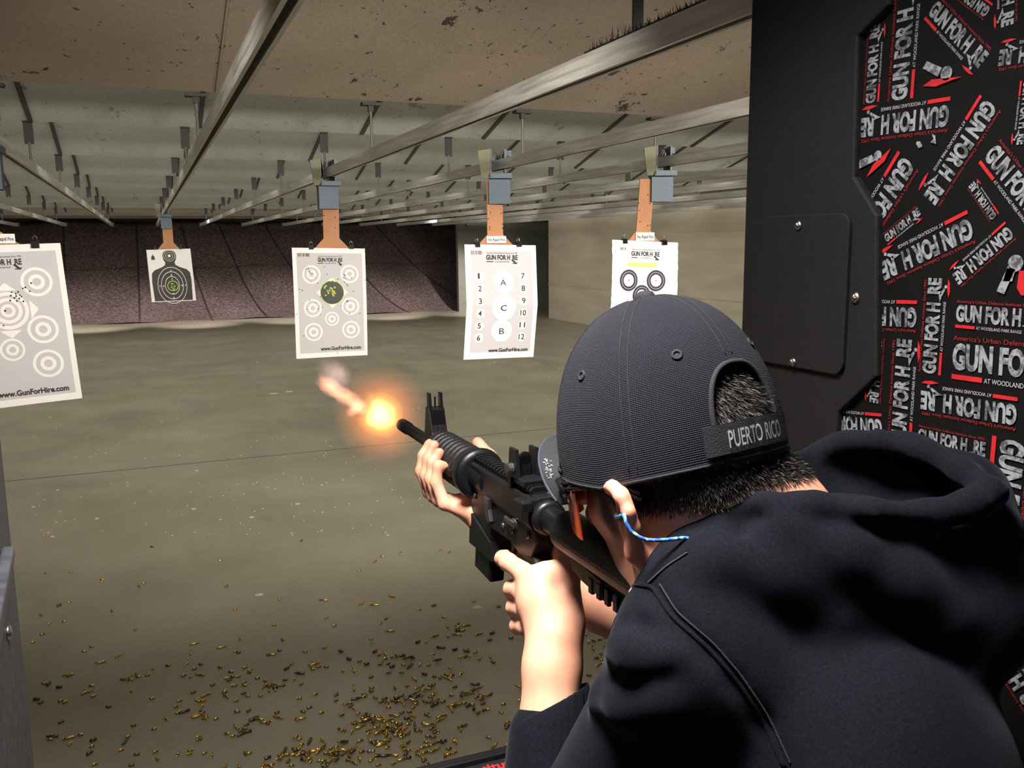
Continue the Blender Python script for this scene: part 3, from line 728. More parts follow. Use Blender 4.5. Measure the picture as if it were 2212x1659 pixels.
# printed panel
bm = bmesh.new(); bx(bm, (DX + .006, -.74, .05), (DX + .012, 1.0, 2.55)); pp = keep(link('printed_panel', bm, 'print_black'), root)
def XP(off): return lambda y, z: (DX + .006 - off, y, z)
cov = [on_x(px, py, DX - .004) for px, py in ((1640, 467), (1826, 462), (1826, 812), (1640, 778))]
y0c, y1c = max(c[1] for c in cov), min(c[1] for c in cov); z1c = (cov[0][2] + cov[1][2]) / 2; z0c = (cov[2][2] + cov[3][2]) / 2
def rrect(y0, y1, z0, z1, r, n=6):
    out = []
    for cy, cz, a0 in ((y1 - r, z1 - r, 0), (y0 + r, z1 - r, 90), (y0 + r, z0 + r, 180), (y1 - r, z0 + r, 270)):
        for k in range(n + 1):
            a = math.radians(a0 + 90 * k / n); out.append((cy + r * math.cos(a), cz + r * math.sin(a)))
    return out
bm = bmesh.new(); prism(bm, rrect(y1c, y0c, z0c, z1c, .016), DX - .010, DX - .003, lambda a, y, b: (y, a, b), .0015); cvr = keep(link('cover_plate', bm, 'black_plastic'), root)
def screw(px, py, x, r, parent):
    c = on_x(px, py, x); bm = bmesh.new()
    lathe(bm, [(0, r), (.0018, r * .96), (.0034, r * .7), (.0042, r * .3)], lambda a, b, d: (x - a, c[1] + b, c[2] + d), 20)
    bx(bm, (x - .0046, c[1] - r * .55, c[2] - r * .12), (x - .003, c[1] + r * .55, c[2] + r * .12))
    bx(bm, (x - .0046, c[1] - r * .12, c[2] - r * .55), (x - .003, c[1] + r * .12, c[2] + r * .55))
    s = link('screw', bm, 'steel', None, True); return s
for px, py in ((1726, 487), (1714, 782)):
    s = screw(px, py, DX - .010, .0062, cvr); keep(s, root)
s = screw(1849, 643, DX - .004, .0072, None); keep(s, root)
# prints on the panel: start and end of each baseline in the photograph, projected onto the panel
q6 = lambda x, y: (1600 + x / 2.765, y / 2.765); q7 = lambda x, y: (1600 + x / 2.4396, 560 + y / 2.4396)
ST = [(q6(803, 612), q6(832, 142)), (q6(990, 592), q6(1045, -150)), (q6(1122, 78), q6(1425, 405)), (q6(1495, 50), q6(1280, -110)), (q6(1580, -330), q6(1562, 165)),
      (q6(2060, 225), q6(1550, 305)), (q6(1252, 632), q6(722, 715)), (q6(1465, 590), q6(1100, 1170)), (q6(975, 930), q6(620, 1520)), (q6(1458, 935), q6(1830, 1420)),
      (q6(1533, 1288), q6(1395, 1083)), (q6(875, 1447), q6(1080, 1278)), (q6(1370, 1305), q6(836, 1575)), (q6(1600, 1350), q6(1270, 1645)), (q6(1700, 480), q6(1655, 865)),
      (q7(932, 262), q7(505, 250)), (q7(1027, 607), q7(1063, 100)), (q7(1137, 322), q7(1610, 362)), (q7(1118, 570), q7(1900, 668)), (q7(708, 410), q7(686, 752)),
      (q7(868, 985), q7(902, 425)), (q7(1462, 775), q7(955, 697)), (q7(748, 850), q7(400, 818)), (q7(938, 955), q7(1293, 1036)), (q7(1385, 940), q7(1312, 1700)),
      ((2330, 1640), (2165, 1395)), ((2290, 1500), (2250, 1750)), ((2080, 1480), (2120, 1750)), (q6(1850, 1500), q6(1700, 1750))]
bw, bw2, br_, bd = bmesh.new(), bmesh.new(), bmesh.new(), bmesh.new()
for i, (a, b) in enumerate(ST):
    A = on_x(*a, DX + .006); B = on_x(*b, DX + .006); A = np.array([A[1], A[2]]); B = np.array([B[1], B[2]])
    e = B - A; L = np.linalg.norm(e); e /= L
    up = np.array([e[1], -e[0]])          # the panel is seen from -x: right is -y
    h = L * .165; lay = .0006 + .00004 * i
    def Mf(off): 
        return lambda x, y: (DX + .006 - off, A[0] + e[0] * x + up[0] * y, A[1] + e[1] * x + up[1] * y)
    m0 = Mf(lay)
    put_text(bw, 'GUN FOR H', m0, 0, L * .745, 0, h, .05); put_text(bw, 'RE', m0, L * .835, L, 0, h, .05)
    poly(bw, m0, [(L * .755, h * .02), (L * .83, h * .12), (L * .90, -h * .22), (L * .885, -h * .33), (L * .80, -h * .08)])      # the fallen letter i
    disc(bw, m0, L * .915, -h * .36, h * .11, None, 12)
    poly(br_, Mf(lay + .0002), [(L * .80, -h * .62), (L * .90, -h * .48), (L * 1.0, -h * .52), (L * .95, -h * .66), (L * .87, -h * .70)])
    put_text(bd, "America's Urban Defense Institute Since 1992", m0, 0, L * .98, h * 1.12, h * .20, .0)
    rect(br_, m0, 0, -h * .46, L * .235, -h * .26)
    put_text(bw2, 'AT WOODLAND PARK RANGE', m0, L * .25, L * .76, -h * .46, h * .20, .0)
keep(link('white_lettering', bw, 'pr_white'), root); keep(link('small_lettering', bw2, 'pr_white2'), root); keep(link('red_print', br_, 'pr_red'), root); keep(link('red_lettering', bd, 'pr_dkred'), root)
# big fallen letters i
bm = bmesh.new(); bm2 = bmesh.new()
def pq(f, x, y): p = on_x(*f(x, y), DX + .006); return (p[1], p[2])
X0 = XP(.002)
for pts, dc, dr in (([(1120, 365), (1210, 405), (1185, 460), (1095, 410)], (1236, 438), .0075), ([(708, 962), (790, 925), (812, 960), (716, 1008)], (826, 930), .006), ([(1600, 1590), (1650, 1610), (1630, 1680), (1575, 1680)], (1650, 1572), .0085)):
    poly(bm, X0, [pq(q6, *p) for p in pts]); c = pq(q6, *dc); disc(bm, X0, c[0], c[1], dr, None, 16)
poly(bm, X0, [pq(q7, *p) for p in ((1412, 45), (1448, 62), (1395, 185), (1355, 168))]); 
poly(bm, X0, [pq(q6, *p) for p in ((1140, 850), (1175, 862), (1170, 810), (1150, 800), (1160, 830))]); poly(bm, X0, [pq(q6, *p) for p in ((1055, 860), (1070, 885), (1095, 875), (1080, 845), (1060, 845))])
for pts in ([(1095, 515), (1150, 475), (1330, 458), (1240, 490), (1170, 518)], [(758, 1060), (800, 980), (905, 885), (870, 960), (815, 1010)]):
    poly(bm2, X0, [pq(q6, *p) for p in pts])
poly(bm2, X0, [pq(q7, *p) for p in ((1475, 60), (1530, 60), (1530, 190), (1485, 190), (1462, 150))])
keep(link('fallen_letters', bm, 'pr_white'), root); keep(link('red_splashes', bm2, 'pr_red'), root)
# left divider
LXD = -.155
root = empty('metal_divider', (LXD - .03, .5, 0)); tag(root, 'blue-grey metal booth divider along the left picture edge', 'booth divider')
bm = bmesh.new(); bx(bm, (LXD - .05, -.7, 0), (LXD, 1.052, 2.4), None, .003); keep(link('side_panel', bm, 'divider_metal'), root)
def lpt(px, py, o=0.0): p = on_x(px, py, LXD + o); return (p[1], p[2])
c1_ = lpt(16, 1366); bm = bmesh.new(); lathe(bm, [(0, .008), (.002, .0075), (.004, .004)], lambda a, b, d: (LXD + a, c1_[0] + b, c1_[1] + d), 18); keep(link('screw', bm, 'steel', None, True), root)
bm = bmesh.new()
for y in (c1_[0] - .03, ): prism(bm, [(y - .3, c1_[1] - .05), (y + .045, c1_[1] + .075), (y + .045, c1_[1] + .085), (y - .3, c1_[1] + .0)], LXD, LXD + .012, lambda a, yy, b: (yy, a, b), .003)
keep(link('folded_rib', bm, 'divider_metal'), root)
# bench
root = empty('shooting_bench', (.32, .88, 0)); tag(root, 'black booth bench top with red lettering at the bottom edge', 'bench')
bm = bmesh.new(); bx(bm, (LXD + .002, .60, 1.0), (DX - .006, 1.030, 1.028), None, .003); keep(link('bench_top', bm, 'bench'), root)
bm = bmesh.new(); bx(bm, (LXD + .002, 1.030, .985), (DX - .006, 1.040, 1.034), None, .002); bx(bm, (LXD + .002, 1.042, .975), (DX - .006, 1.052, 1.030), None, .002); keep(link('edge_moulding', bm, 'gun'), root)
A = on_z(985, 1672, 1.0285); B = on_z(1105, 1646, 1.0285); bm = bmesh.new()
put_text(bm, "America's Urban Defense Institute Since 1992", lambda x, y: (x, 1.006 + y, 1.0287), B[0] - .315, B[0] + .115, 0, .0165, .03); keep(link('lettering', bm, 'bench_red'), root)
bm = bmesh.new(); bx(bm, (LXD + .002, .70, 0), (DX - .006, .74, 1.0)); keep(link('front_panel', bm, 'bench'), root)

# ------------------------------------------------------------------ spent cases on the floor
rc = random.Random(11)
def case_mesh(name, L, r, neck, mat):
    bm = bmesh.new()
    pr = [(0, r * .96), (.0012, r), (.0022, r * .84), (.0032, r), (L * (.72 if neck else 1), r * .97)]
    if neck: pr += [(L * .80, r * .62), (L, r * .60)]
    e = pr[-1][1]; pr += [(L, e * .82), (L - .006, e * .80)]
    lathe(bm, pr, lambda a, b, d: (a - L / 2, b, d + r), 14)
    me = bpy.data.meshes.new(name); bmesh.ops.recalc_face_normals(bm, faces=bm.faces); bm.to_mesh(me); bm.free(); me.materials.append(MT[mat]); me.materials.append(MT['case_in'])
    me.polygons.foreach_set('use_smooth', [len(p.vertices) == 4 for p in me.polygons])
    me.polygons[len(me.polygons) - 1].material_index = 1
    return me
KS = [('pistol_case', .019, .0049, 0, 'brass', 'short shiny brass pistol case lying loose on the dark concrete floor', .42),
      ('pistol_case', .019, .0049, 0, 'brass_dull', 'short tarnished brown pistol case lying loose on the dark concrete floor', .22),
      ('pistol_case', .022, .0058, 0, 'steel_case', 'stubby dark grey pistol case lying loose on the dark concrete floor', .08),
      ('pistol_case', .021, .0056, 0, 'nickel', 'short pale nickel pistol case lying loose on the dark concrete floor', .05),
      ('rifle_case', .044, .0048, 1, 'brass', 'long bottle-necked brass rifle case lying on the dark concrete floor', .14),
      ('rifle_case', .040, .0056, 1, 'steel_case', 'long bottle-necked dark grey rifle case lying on the dark concrete floor', .04)]
KM = [case_mesh(*k[:5]) for k in KS]
def pick():
    t = rc.random() * sum(k[6] for k in KS)
    for i, k in enumerate(KS):
        t -= k[6]
        if t <= 0: return i
    return 0
spots = []
CL = [(815, 1568, 34, 16, 34), (850, 1590, 30, 14, 20), (655, 1632, 26, 14, 26), (725, 1640, 26, 14, 20), (880, 1520, 30, 14, 18), (935, 1490, 40, 20, 18), (1010, 1520, 50, 22, 26), (800, 1560, 60, 30, 20), (690, 1440, 26, 12, 12),
      (610, 1488, 30, 8, 9), (560, 1560, 40, 20, 12), (400, 1545, 40, 8, 9), (290, 1466, 14, 5, 8), (900, 1610, 60, 20, 18), (985, 1350, 14, 14, 8), (925, 1425, 60, 16, 16), (850, 1425, 30, 10, 10), (520, 1475, 30, 20, 12), (1275, 1345, 18, 30, 12), (1290, 1400, 16, 30, 10)]
for cx, cy, sx, sy, n in CL:
    for i in range(n): spots.append((rc.gauss(cx, sx), rc.gauss(cy, sy), rc.random() < .4 and n > 12))
while len(spots) < 680:
    px = rc.uniform(70, 1320); py = rc.uniform(1060, 1660)
    dn = max(0, (py - 1060) / 600) ** 2.1 * (0.45 + .55 * math.exp(-((px - 900) / 330) ** 2))
    if rc.random() < dn + .008: spots.append((px, py, False))
pts = []
for px, py, up in spots:
    p = on_z(px, py, 0)
    if p[0] < LXD + .02 and p[1] < 1.2: continue
    pts.append((p[0], p[1], up))
pts.sort(key=lambda p: p[0] ** 2 + p[1] ** 2)
vis = [p for p in pts if 1.2 < p[1]]
rest = bmesh.new(); cnt = 0
for i, (x, y, up) in enumerate(vis):
    k = pick(); r = KS[k][2]; z = r * 1.6 if up else 0.0
    yaw = rc.uniform(0, 2 * PI) if rc.random() < .5 else rc.gauss(.25, .4) + (PI if rc.random() < .5 else 0); pit = -rc.uniform(.1, .35) if up else 0.0
    if i < 298:
        o = bpy.data.objects.new(KS[k][0], KM[k]); COL.objects.link(o); o.location = (x, y, z); o.rotation_euler = (0, pit, yaw)
        o['label'] = KS[k][5]; o['category'] = 'spent case'; o['group'] = KS[k][5].split(' lying')[0] + 's on the floor'
    else:
        Mx = Matrix.Translation((x, y, z)) @ Matrix.Rotation(yaw, 4, 'Z') @ Matrix.Rotation(pit, 4, 'Y')
        n0 = len(rest.verts); rest.from_mesh(KM[k]); rest.verts.ensure_lookup_table()
        f0 = [f for f in rest.faces if f.verts[0].index >= n0 or True][-len(KM[k].polygons):]
        for v in rest.verts[n0:]: v.co = Mx @ v.co
        mi = {'brass': 0, 'brass_dull': 1, 'steel_case': 2, 'nickel': 3}[KS[k][4]]
        rest.faces.ensure_lookup_table()
        for f in rest.faces[-len(KM[k].polygons):]: f.material_index = mi
o = link('scattered_cases', rest, ['brass', 'brass_dull', 'steel_case', 'nickel'], None, True)
tag(o, 'thin scatter of small spent cases further down range on the floor', 'spent cases', None, 'stuff')
bm = bmesh.new()
for i in range(420):
    px = rc.uniform(60, 1300); py = 740 + rc.random() ** 1.2 * 420
    p = on_z(px, py, 0); s = rc.uniform(.004, .011) * (1 if rc.random() < .93 else 2.2); a = rc.uniform(0, 6)
    vs = [bm.verts.new((p[0] + s * math.cos(a + t) * rc.uniform(.5, 1), p[1] + s * math.sin(a + t) * rc.uniform(.5, 1), 0.002)) for t in (0, 1.3, 2.6, 3.9, 5.1)]
    tp = [bm.verts.new(v.co * 1 + Vector((0, 0, .003))) for v in vs]
    bm.faces.new(tp)
    for k in range(5): bm.faces.new((vs[k], vs[(k + 1) % 5], tp[(k + 1) % 5], tp[k]))
tag(link('floor_chips', bm, 'chips'), 'pale specks of paper and jacket fragments littering the middle of the floor', 'debris', None, 'stuff')
for px, py, r in ((560, 1285, .022), (1030, 1312, .026), (592, 850, .06), (625, 846, .05)):
    p = on_z(px, py, 0); bm = bmesh.new(); f = bm.faces.new([bm.verts.new((p[0] + r * math.cos(t * PI / 5) * rc.uniform(.7, 1.1), p[1] + r * .8 * math.sin(t * PI / 5) * rc.uniform(.7, 1.1), .0)) for t in range(10)])
    e = bmesh.ops.extrude_face_region(bm, geom=[f]); [setattr(v, 'co', v.co + Vector((0, 0, .002))) for v in e['geom'] if isinstance(v, bmesh.types.BMVert)]
    tag(link('paper_scrap', bm, 'chips'), {560: 'pale oval scrap on the dark floor among the cases', 1030: 'beige scrap on the floor left of the grip hand', 592: 'flat buff scrap on the mid floor under the black bull target', 625: 'smaller buff scrap beside the flat one on the mid floor'}[px], 'scrap')
# ------------------------------------------------------------------ the rifle
_m = dep(868, 917, 1.5); _T = on_y(370, 600, 12.6); GX = nrm(_T - _m); GZ = nrm(np.array([0, 0, 1.0]) - GX * GX[2]); GY = np.cross(GZ, GX); GO = _m - GX * .57
def G(x, y, z): return GO + GX * x + GY * y + GZ * z
MG = Matrix([[GX[i], GY[i], GZ[i], GO[i]] for i in range(3)] + [[0, 0, 0, 1]])
gun = empty('rifle', (0, 0, 0)); gun.matrix_world = MG
tag(gun, 'black semi-automatic rifle with front sight post held and fired by the shooter', 'rifle')
I3 = lambda a, y, b: (a, y, b)
def gp(nm, mat, fn, smooth=False, parent=None):
    bm = bmesh.new(); fn(bm); return link(nm, bm, mat, parent or gun, smooth)
def f(b):
    lathe(b, [(.19, .0125), (.36, .0125), (.375, .0098), (.53, .0092), (.532, .0108), (.566, .0108), (.570, .0095), (.570, .0055), (.555, .005)], lambda a, y, z: (a, y, z), 28)
gp('barrel', 'gun', f, True)
def f(b):
    prof = [(.205, .024), (.212, .029)]
    for k in range(9):
        x = .217 + k * .0148; prof += [(x, .0305), (x + .006, .0305), (x + .0075, .0272), (x + .0125, .0272)]
    prof += [(.352, .0295), (.358, .0255), (.362, .018)]
    lathe(b, prof, lambda a, y, z: (a, y * .98, z * 1.06 - .002), 30)
hg = gp('handguard', 'gun2', f)
def f(b):
    for s in (-1, 1): bx(b, (.225, s * .0285 - .003, -.008), (.345, s * .0285 + .003, .002), None, .001)
gp('handguard_rib', 'gun2', f, False, hg)
gp('delta_ring', 'gun', lambda b: lathe(b, [(.188, .026), (.190, .033), (.197, .035), (.203, .033), (.206, .0285)], lambda a, y, z: (a, y, z), 36), True)
def f(b):       # front sight tower: two legs meeting under the sight wings
    for s in (-1, 1):
        prism(b, [(.350, .006), (.402, .006), (.398, .022), (.390, .060), (.376, .060), (.362, .026)], s * .0062 - .0062, s * .0062 + .0062, I3, .001)
        prism(b, [(.374, .056), (.388, .056), (.387, .082), (.378, .082)], s * .0088 - .0022, s * .0088 + .0022, I3, .0008)
    lathe(b, [(.352, .015), (.366, .015)], I3, 20); lathe(b, [(.388, .015), (.402, .015)], I3, 20)
    bx(b, (.366, -.0100, .012), (.392, .0100, .058))
fs = gp('front_sight', 'gun', f)
gp('sight_post', 'gun', lambda b: tube(b, [(.381, 0, .055), (.381, 0, .076)], .0014, 8), False, fs)
def f(b):
    prism(b, [(0, -.016), (.198, -.016), (.200, .010), (.190, .019), (.0, .019)], -.0155, .0155, I3, .003)
    lathe(b, [(.150, .0185), (.195, .0205), (.199, .0205)], I3, 24)
up = gp('upper_receiver', 'gun', f)
def f(b):
    bx(b, (.004, -.0082, .018), (.196, .0082, .023))
    for k in range(19):
        x = .006 + k * .0100; prism(b, [(-.0105, .0225), (.0105, .0225), (.0112, .0255), (.0075, .0290), (-.0075, .0290), (-.0112, .0255)], x, x + .0052, lambda a, y, z: (y, a, z))
gp('top_rail', 'gun', f, False, up)
def f(b):
    prism(b, [(.0, -.014), (.195, -.014), (.197, -.045), (.194, -.088), (.128, -.088), (.124, -.052), (.062, -.050), (.035, -.058), (.005, -.052), (-.010, -.030), (-.010, -.014)], -.0125, .0125, I3, .002)
    prism(b, [(.190, -.05), (.197, -.05), (.203, -.094), (.121, -.094), (.126, -.07)], -.0150, .0150, I3, .002)
    lathe(b, [(-.010, .0215), (.012, .0205)], I3, 28)
lo = gp('lower_receiver', 'gun', f)
def pins(b):
    for x, z, r in ((.010, -.026, .0045), (.056, -.034, .0036), (.084, -.036, .0036), (.180, -.024, .0042)): lathe(b, [(0, r), (.002, r), (.0028, r * .6)], lambda a, y, c: (x + y, .0122 + a, z + c), 14)
gp('receiver_pin', 'gun_pin', pins, True, lo)
def f(b):
    lathe(b, [(0, .0062), (.004, .0062), (.005, .004)], lambda a, y, c: (.045 + y, .0122 + a, -.022 + c), 16); bx(b, (.040, .0155, -.0255), (.068, .019, -.0185), None, .0012)
gp('safety_lever', 'gun_pin', f, False, lo)
def f(b):
    prism(b, [(.118, -.012), (.136, -.012), (.138, -.026), (.126, -.046), (.116, -.040), (.121, -.026)], .0122, .018, I3, .0012)
gp('bolt_catch', 'gun_pin', f, False, lo)
gp('trigger_guard', 'gun', lambda b: prism(b, [(.128, -.086), (.122, -.092), (.060, -.092), (.030, -.060), (.036, -.058), (.064, -.087), (.120, -.087), (.124, -.080)], -.0065, .0065, I3, .001))
gp('trigger', 'gun_pin', lambda b: prism(b, [(.078, -.048), (.086, -.048), (.083, -.062), (.088, -.078), (.084, -.080), (.077, -.064)], -.003, .003, I3, .0006))
gp('magazine', 'gun', lambda b: prism(b, [(.132, -.080), (.188, -.080), (.196, -.125), (.140, -.128)], -.0105, .0105, I3, .003))
gp('pistol_grip', 'gun2', lambda b: prism(b, [(.034, -.050), (.002, -.048), (-.012, -.060), (-.020, -.085), (-.034, -.135), (-.036, -.152), (.002, -.156), (.006, -.140), (.016, -.100), (.024, -.075)], -.0125, .0125, I3, .005), True)
def f(b):
    bx(b, (-.012, -.010, .012), (.012, .010, .022), None, .002); bx(b, (-.012, -.030, .010), (-.002, .030, .021), None, .002); bx(b, (-.016, .018, .008), (.010, .031, .020), None, .002)
gp('charging_handle', 'gun', f)
def f(b):
    bx(b, (.018, -.014, .026), (.066, .014, .034), None, .0015); bx(b, (.050, -.0165, .020), (.060, .0165, .030), None, .001)
    for s in (-1, 1): prism(b, [(.034, .032), (.062, .032), (.058, .066), (.040, .066)], s * .0125 - .0025, s * .0125 + .0025, I3, .001)
    lathe(b, [(-.019, .006), (-.014, .0065), (-.0135, .005)], lambda a, y, z: (.047 + y, a, .043 + z), 16)
rs = gp('rear_sight', 'gun', f)
def f(b):
    bx(b, (.044, -.007, .034), (.050, .007, .058), None, .001); lathe(b, [(0, .0075), (.004, .0075)], lambda a, y, z: (.044 + a, y, .054 + z), 16)
gp('aperture', 'gun', f, False, rs)
gp('windage_knob', 'gun_pin', lambda b: lathe(b, [(.0155, .007), (.022, .007), (.023, .005)], lambda a, y, z: (.047 + y, a, .043 + z), 16), False, rs)
def f(b):
    lathe(b, [(-.010, .0195), (-.022, .0195), (-.024, .0150)], I3, 28); lathe(b, [(-.020, .0148), (-.262, .0148)], I3, 28)
gp('buffer_tube', 'gun', f, True)
def f(b):
    lathe(b, [(-.062, .0180), (-.065, .0215), (-.120, .0218), (-.235, .0220), (-.262, .0210)], lambda a, y, z: (a, y, z), 30)
    prism(b, [(-.105, -.012), (-.120, -.026), (-.190, -.036), (-.228, -.105), (-.252, -.118), (-.258, -.100), (-.256, -.010)], -.0130, .0130, I3, .004)
    prism(b, [(-.100, -.012), (-.104, -.026), (-.125, -.032), (-.170, -.036), (-.165, -.018)], -.0155, .0155, I3, .001)
st = gp('stock', 'gun2', f, False)
gp('butt_plate', 'gun2', lambda b: prism(b, [(-.252, -.120), (-.264, -.122), (-.270, .020), (-.256, .024)], -.0165, .0165, I3, .004), False, st)
def f(b):
    for k in range(5): bx(b, (-.148 - k * .016, .0120, -.038), (-.140 - k * .016, .0162, -.022), None, .001)
gp('stock_rib', 'gun2', f, False, st)

# ------------------------------------------------------------------ implicit surfaces for the figure
class Field:
    def __init__(s): s.pr = []
    def cone(s, a, b, ra, rb, k=.01, op=1): s.pr.append(('c', np.array(a, float), np.array(b, float), ra, rb, k, op, (np.array(a, float) + np.array(b, float)) / 2, np.linalg.norm(np.array(a) - np.array(b)) / 2 + max(ra, rb)))
    def chain(s, P, R, k=.008, op=1):
        for i in range(len(P) - 1): s.cone(P[i], P[i + 1], R[i], R[i + 1], k, op)
    def ell(s, c, A, r, k=.01, op=1):      # A rows: unit axes
        s.pr.append(('e', np.array(c, float), np.array(A, float), np.array(r, float), 0, k, op, np.array(c, float), max(r)))
    def plane(s, p, n_, k=.002): s.pr.append(('p', np.array(p, float), nrm(n_), 0, 0, k, -1, None, 1e9))   # keep the side opposite n
    def dist(s, q, p):
        if q[0] == 'c':
            ab = q[2] - q[1]; t = np.clip(((p - q[1]) @ ab) / (ab @ ab), 0, 1)
            return np.linalg.norm(p - q[1] - t[:, None] * ab, axis=1) - (q[3] + (q[4] - q[3]) * t)
        if q[0] == 'e':
            l = (p - q[1]) @ q[2].T; k0 = np.linalg.norm(l / q[3], axis=1); k1 = np.linalg.norm(l / q[3] ** 2, axis=1)
            return k0 * (k0 - 1) / np.maximum(k1, 1e-6)
        return -((p - q[1]) @ q[2])
    def eval(s, p, idx=None):
        d = np.full(len(p), 1.0)
        for i, q in enumerate(s.pr):
            if idx is not None and i not in idx: continue
            e = s.dist(q, p); k = q[5]
            if q[6] == 1:
                h = np.clip(.5 + .5 * (d - e) / k, 0, 1); d = d * (1 - h) + e * h - k * h * (1 - h)
            else:
                e = -e; h = np.clip(.5 + .5 * (e - d) / k, 0, 1); d = d * (1 - h) + e * h + k * h * (1 - h)
        return d
    def mesh(s, step, lo, hi, B=16):
        lo = np.array(lo, float); nb = np.ceil((np.array(hi) - lo) / (step * B)).astype(int)
        off = np.stack(np.meshgrid(*[np.arange(B + 1)] * 3, indexing='ij'), -1).reshape(-1, 3)
        half = step * B * .87 + step * 2
        keys, verts, quads = [], [], []
        S = 4096
        for bi in range(nb[0]):
            for bj in range(nb[1]):
                for bk in range(nb[2]):
                    b0 = np.array([bi, bj, bk]) * B; c = lo + (b0 + B / 2) * step
                    dc = s.eval(c[None])[0]
                    if abs(dc) > half * 1.5 + .02: continue
                    idx = {i for i, q in enumerate(s.pr) if q[7] is None or np.linalg.norm(q[7] - c) < q[8] + half + q[5] * 2 + .01}
                    P = lo + (b0 + off) * step
                    D = s.eval(P, idx).reshape(B + 1, B + 1, B + 1)
                    if D.min() > 0 or D.max() < 0: continue
                    I = D < 0
                    n = np.zeros((B, B, B)); acc = np.zeros((B, B, B, 3))
                    base = np.stack(np.meshgrid(*[np.arange(B)] * 3, indexing='ij'), -1).astype(float)
                    for ax in range(3):
                        o1, o2 = [a for a in range(3) if a != ax]
                        for u in (0, 1):
                            for v in (0, 1):
                                sa = [slice(0, B)] * 3; sa[o1] = slice(u, B + u); sa[o2] = slice(v, B + v)
                                sb = list(sa); sb[ax] = slice(1, B + 1); sa[ax] = slice(0, B)
                                a, b = D[tuple(sa)], D[tuple(sb)]; m = (a < 0) != (b < 0)
                                t = np.where(m, a / np.where(m, a - b, 1), 0)
                                pos = base.copy(); pos[..., o1] += u; pos[..., o2] += v; pos[..., ax] += t
                                acc += np.where(m[..., None], pos, 0); n += m
                    m = n > 0; cc = np.argwhere(m)
                    keys.append(((cc + b0 + 1) @ np.array([S * S, S, 1])).astype(np.int64)); verts.append(lo + (acc[m] / n[m][:, None] + b0) * step)
                    for ax in range(3):
                        o1, o2 = (ax + 1) % 3, (ax + 2) % 3
                        sa = [slice(0, B)] * 3; sb = list(sa); sb[ax] = slice(1, B + 1)
                        a, b = I[tuple(sa)], I[tuple(sb)]; e = np.argwhere(a != b)
                        if not len(e): continue
                        ins = a[tuple(e.T)]; g0 = e + b0 + 1; d1 = np.eye(3, dtype=int)[o1]; d2 = np.eye(3, dtype=int)[o2]
                        qd = np.stack([(g0 - x) @ np.array([S * S, S, 1]) for x in (d1 + d2, d2, 0 * d1, d1)], 1)
                        qd[~ins] = qd[~ins][:, ::-1]; quads.append(qd)
        K = np.concatenate(keys); V = np.concatenate(verts); Q = np.concatenate(quads).astype(np.int64)
        o = np.argsort(K); K = K[o]; V = V[o]; ix = np.searchsorted(K, Q); ix = np.clip(ix, 0, len(K) - 1)
        ok = (K[ix] == Q).all(1); return V, ix[ok]
def mesh_from(name, V, Q, smooth_it=0):
    if smooth_it:
        E = np.concatenate([Q[:, [0, 1]], Q[:, [1, 2]], Q[:, [2, 3]], Q[:, [3, 0]]])
        for _ in range(smooth_it):
            acc = np.zeros_like(V); cnt = np.zeros(len(V))
            for a, b in ((0, 1), (1, 0)): np.add.at(acc, E[:, a], V[E[:, b]]); np.add.at(cnt, E[:, a], 1)
            V = V * .5 + .5 * acc / np.maximum(cnt, 1)[:, None]
    me = bpy.data.meshes.new(name); me.vertices.add(len(V)); me.vertices.foreach_set('co', V.ravel())
    me.loops.add(Q.size); me.loops.foreach_set('vertex_index', Q.ravel().astype(np.int32))
    me.polygons.add(len(Q)); me.polygons.foreach_set('loop_start', np.arange(0, Q.size, 4, dtype=np.int32)); me.polygons.foreach_set('loop_total', np.full(len(Q), 4, dtype=np.int32))
    me.update(calc_edges=True); me.validate(); return me, V

# frames and joints of the figure
_a = math.radians(-17.4); _p = math.radians(13)
F0 = np.array([math.sin(_a), math.cos(_a), 0]); ZU = np.array([0, 0, 1.0])
HF = F0 * math.cos(_p) - ZU * math.sin(_p); HU = F0 * math.sin(_p) + ZU * math.cos(_p); HL = np.cross(HU, HF); H0 = dep(1440, 945, .80)
HA = np.array([HF, HL, HU])
def H(f, l, u): return H0 + HF * f + HL * l + HU * u
def toH(P): return (P - H0) @ HA.T
NECK = dep(1650, 1140, .765)
SHL = dep(1505, 1415, .72); ELL = dep(1165, 1950, .85); WRL = G(-.066, .018, -.118)
SHR = SHL + .33 * nrm((.87, .5, .02)); ELR = np.array([.56, .83, 1.25]); WRR = G(.180, -.018, -.078)
SD = nrm((.87, .5, 0)); FD = nrm((-.5, .87, 0)); TA = np.array([SD, FD, ZU])
MIDS = (SHL + SHR) / 2; PEL = np.array([.52, .40, .90]); CH = MIDS * .62 + PEL * .38 
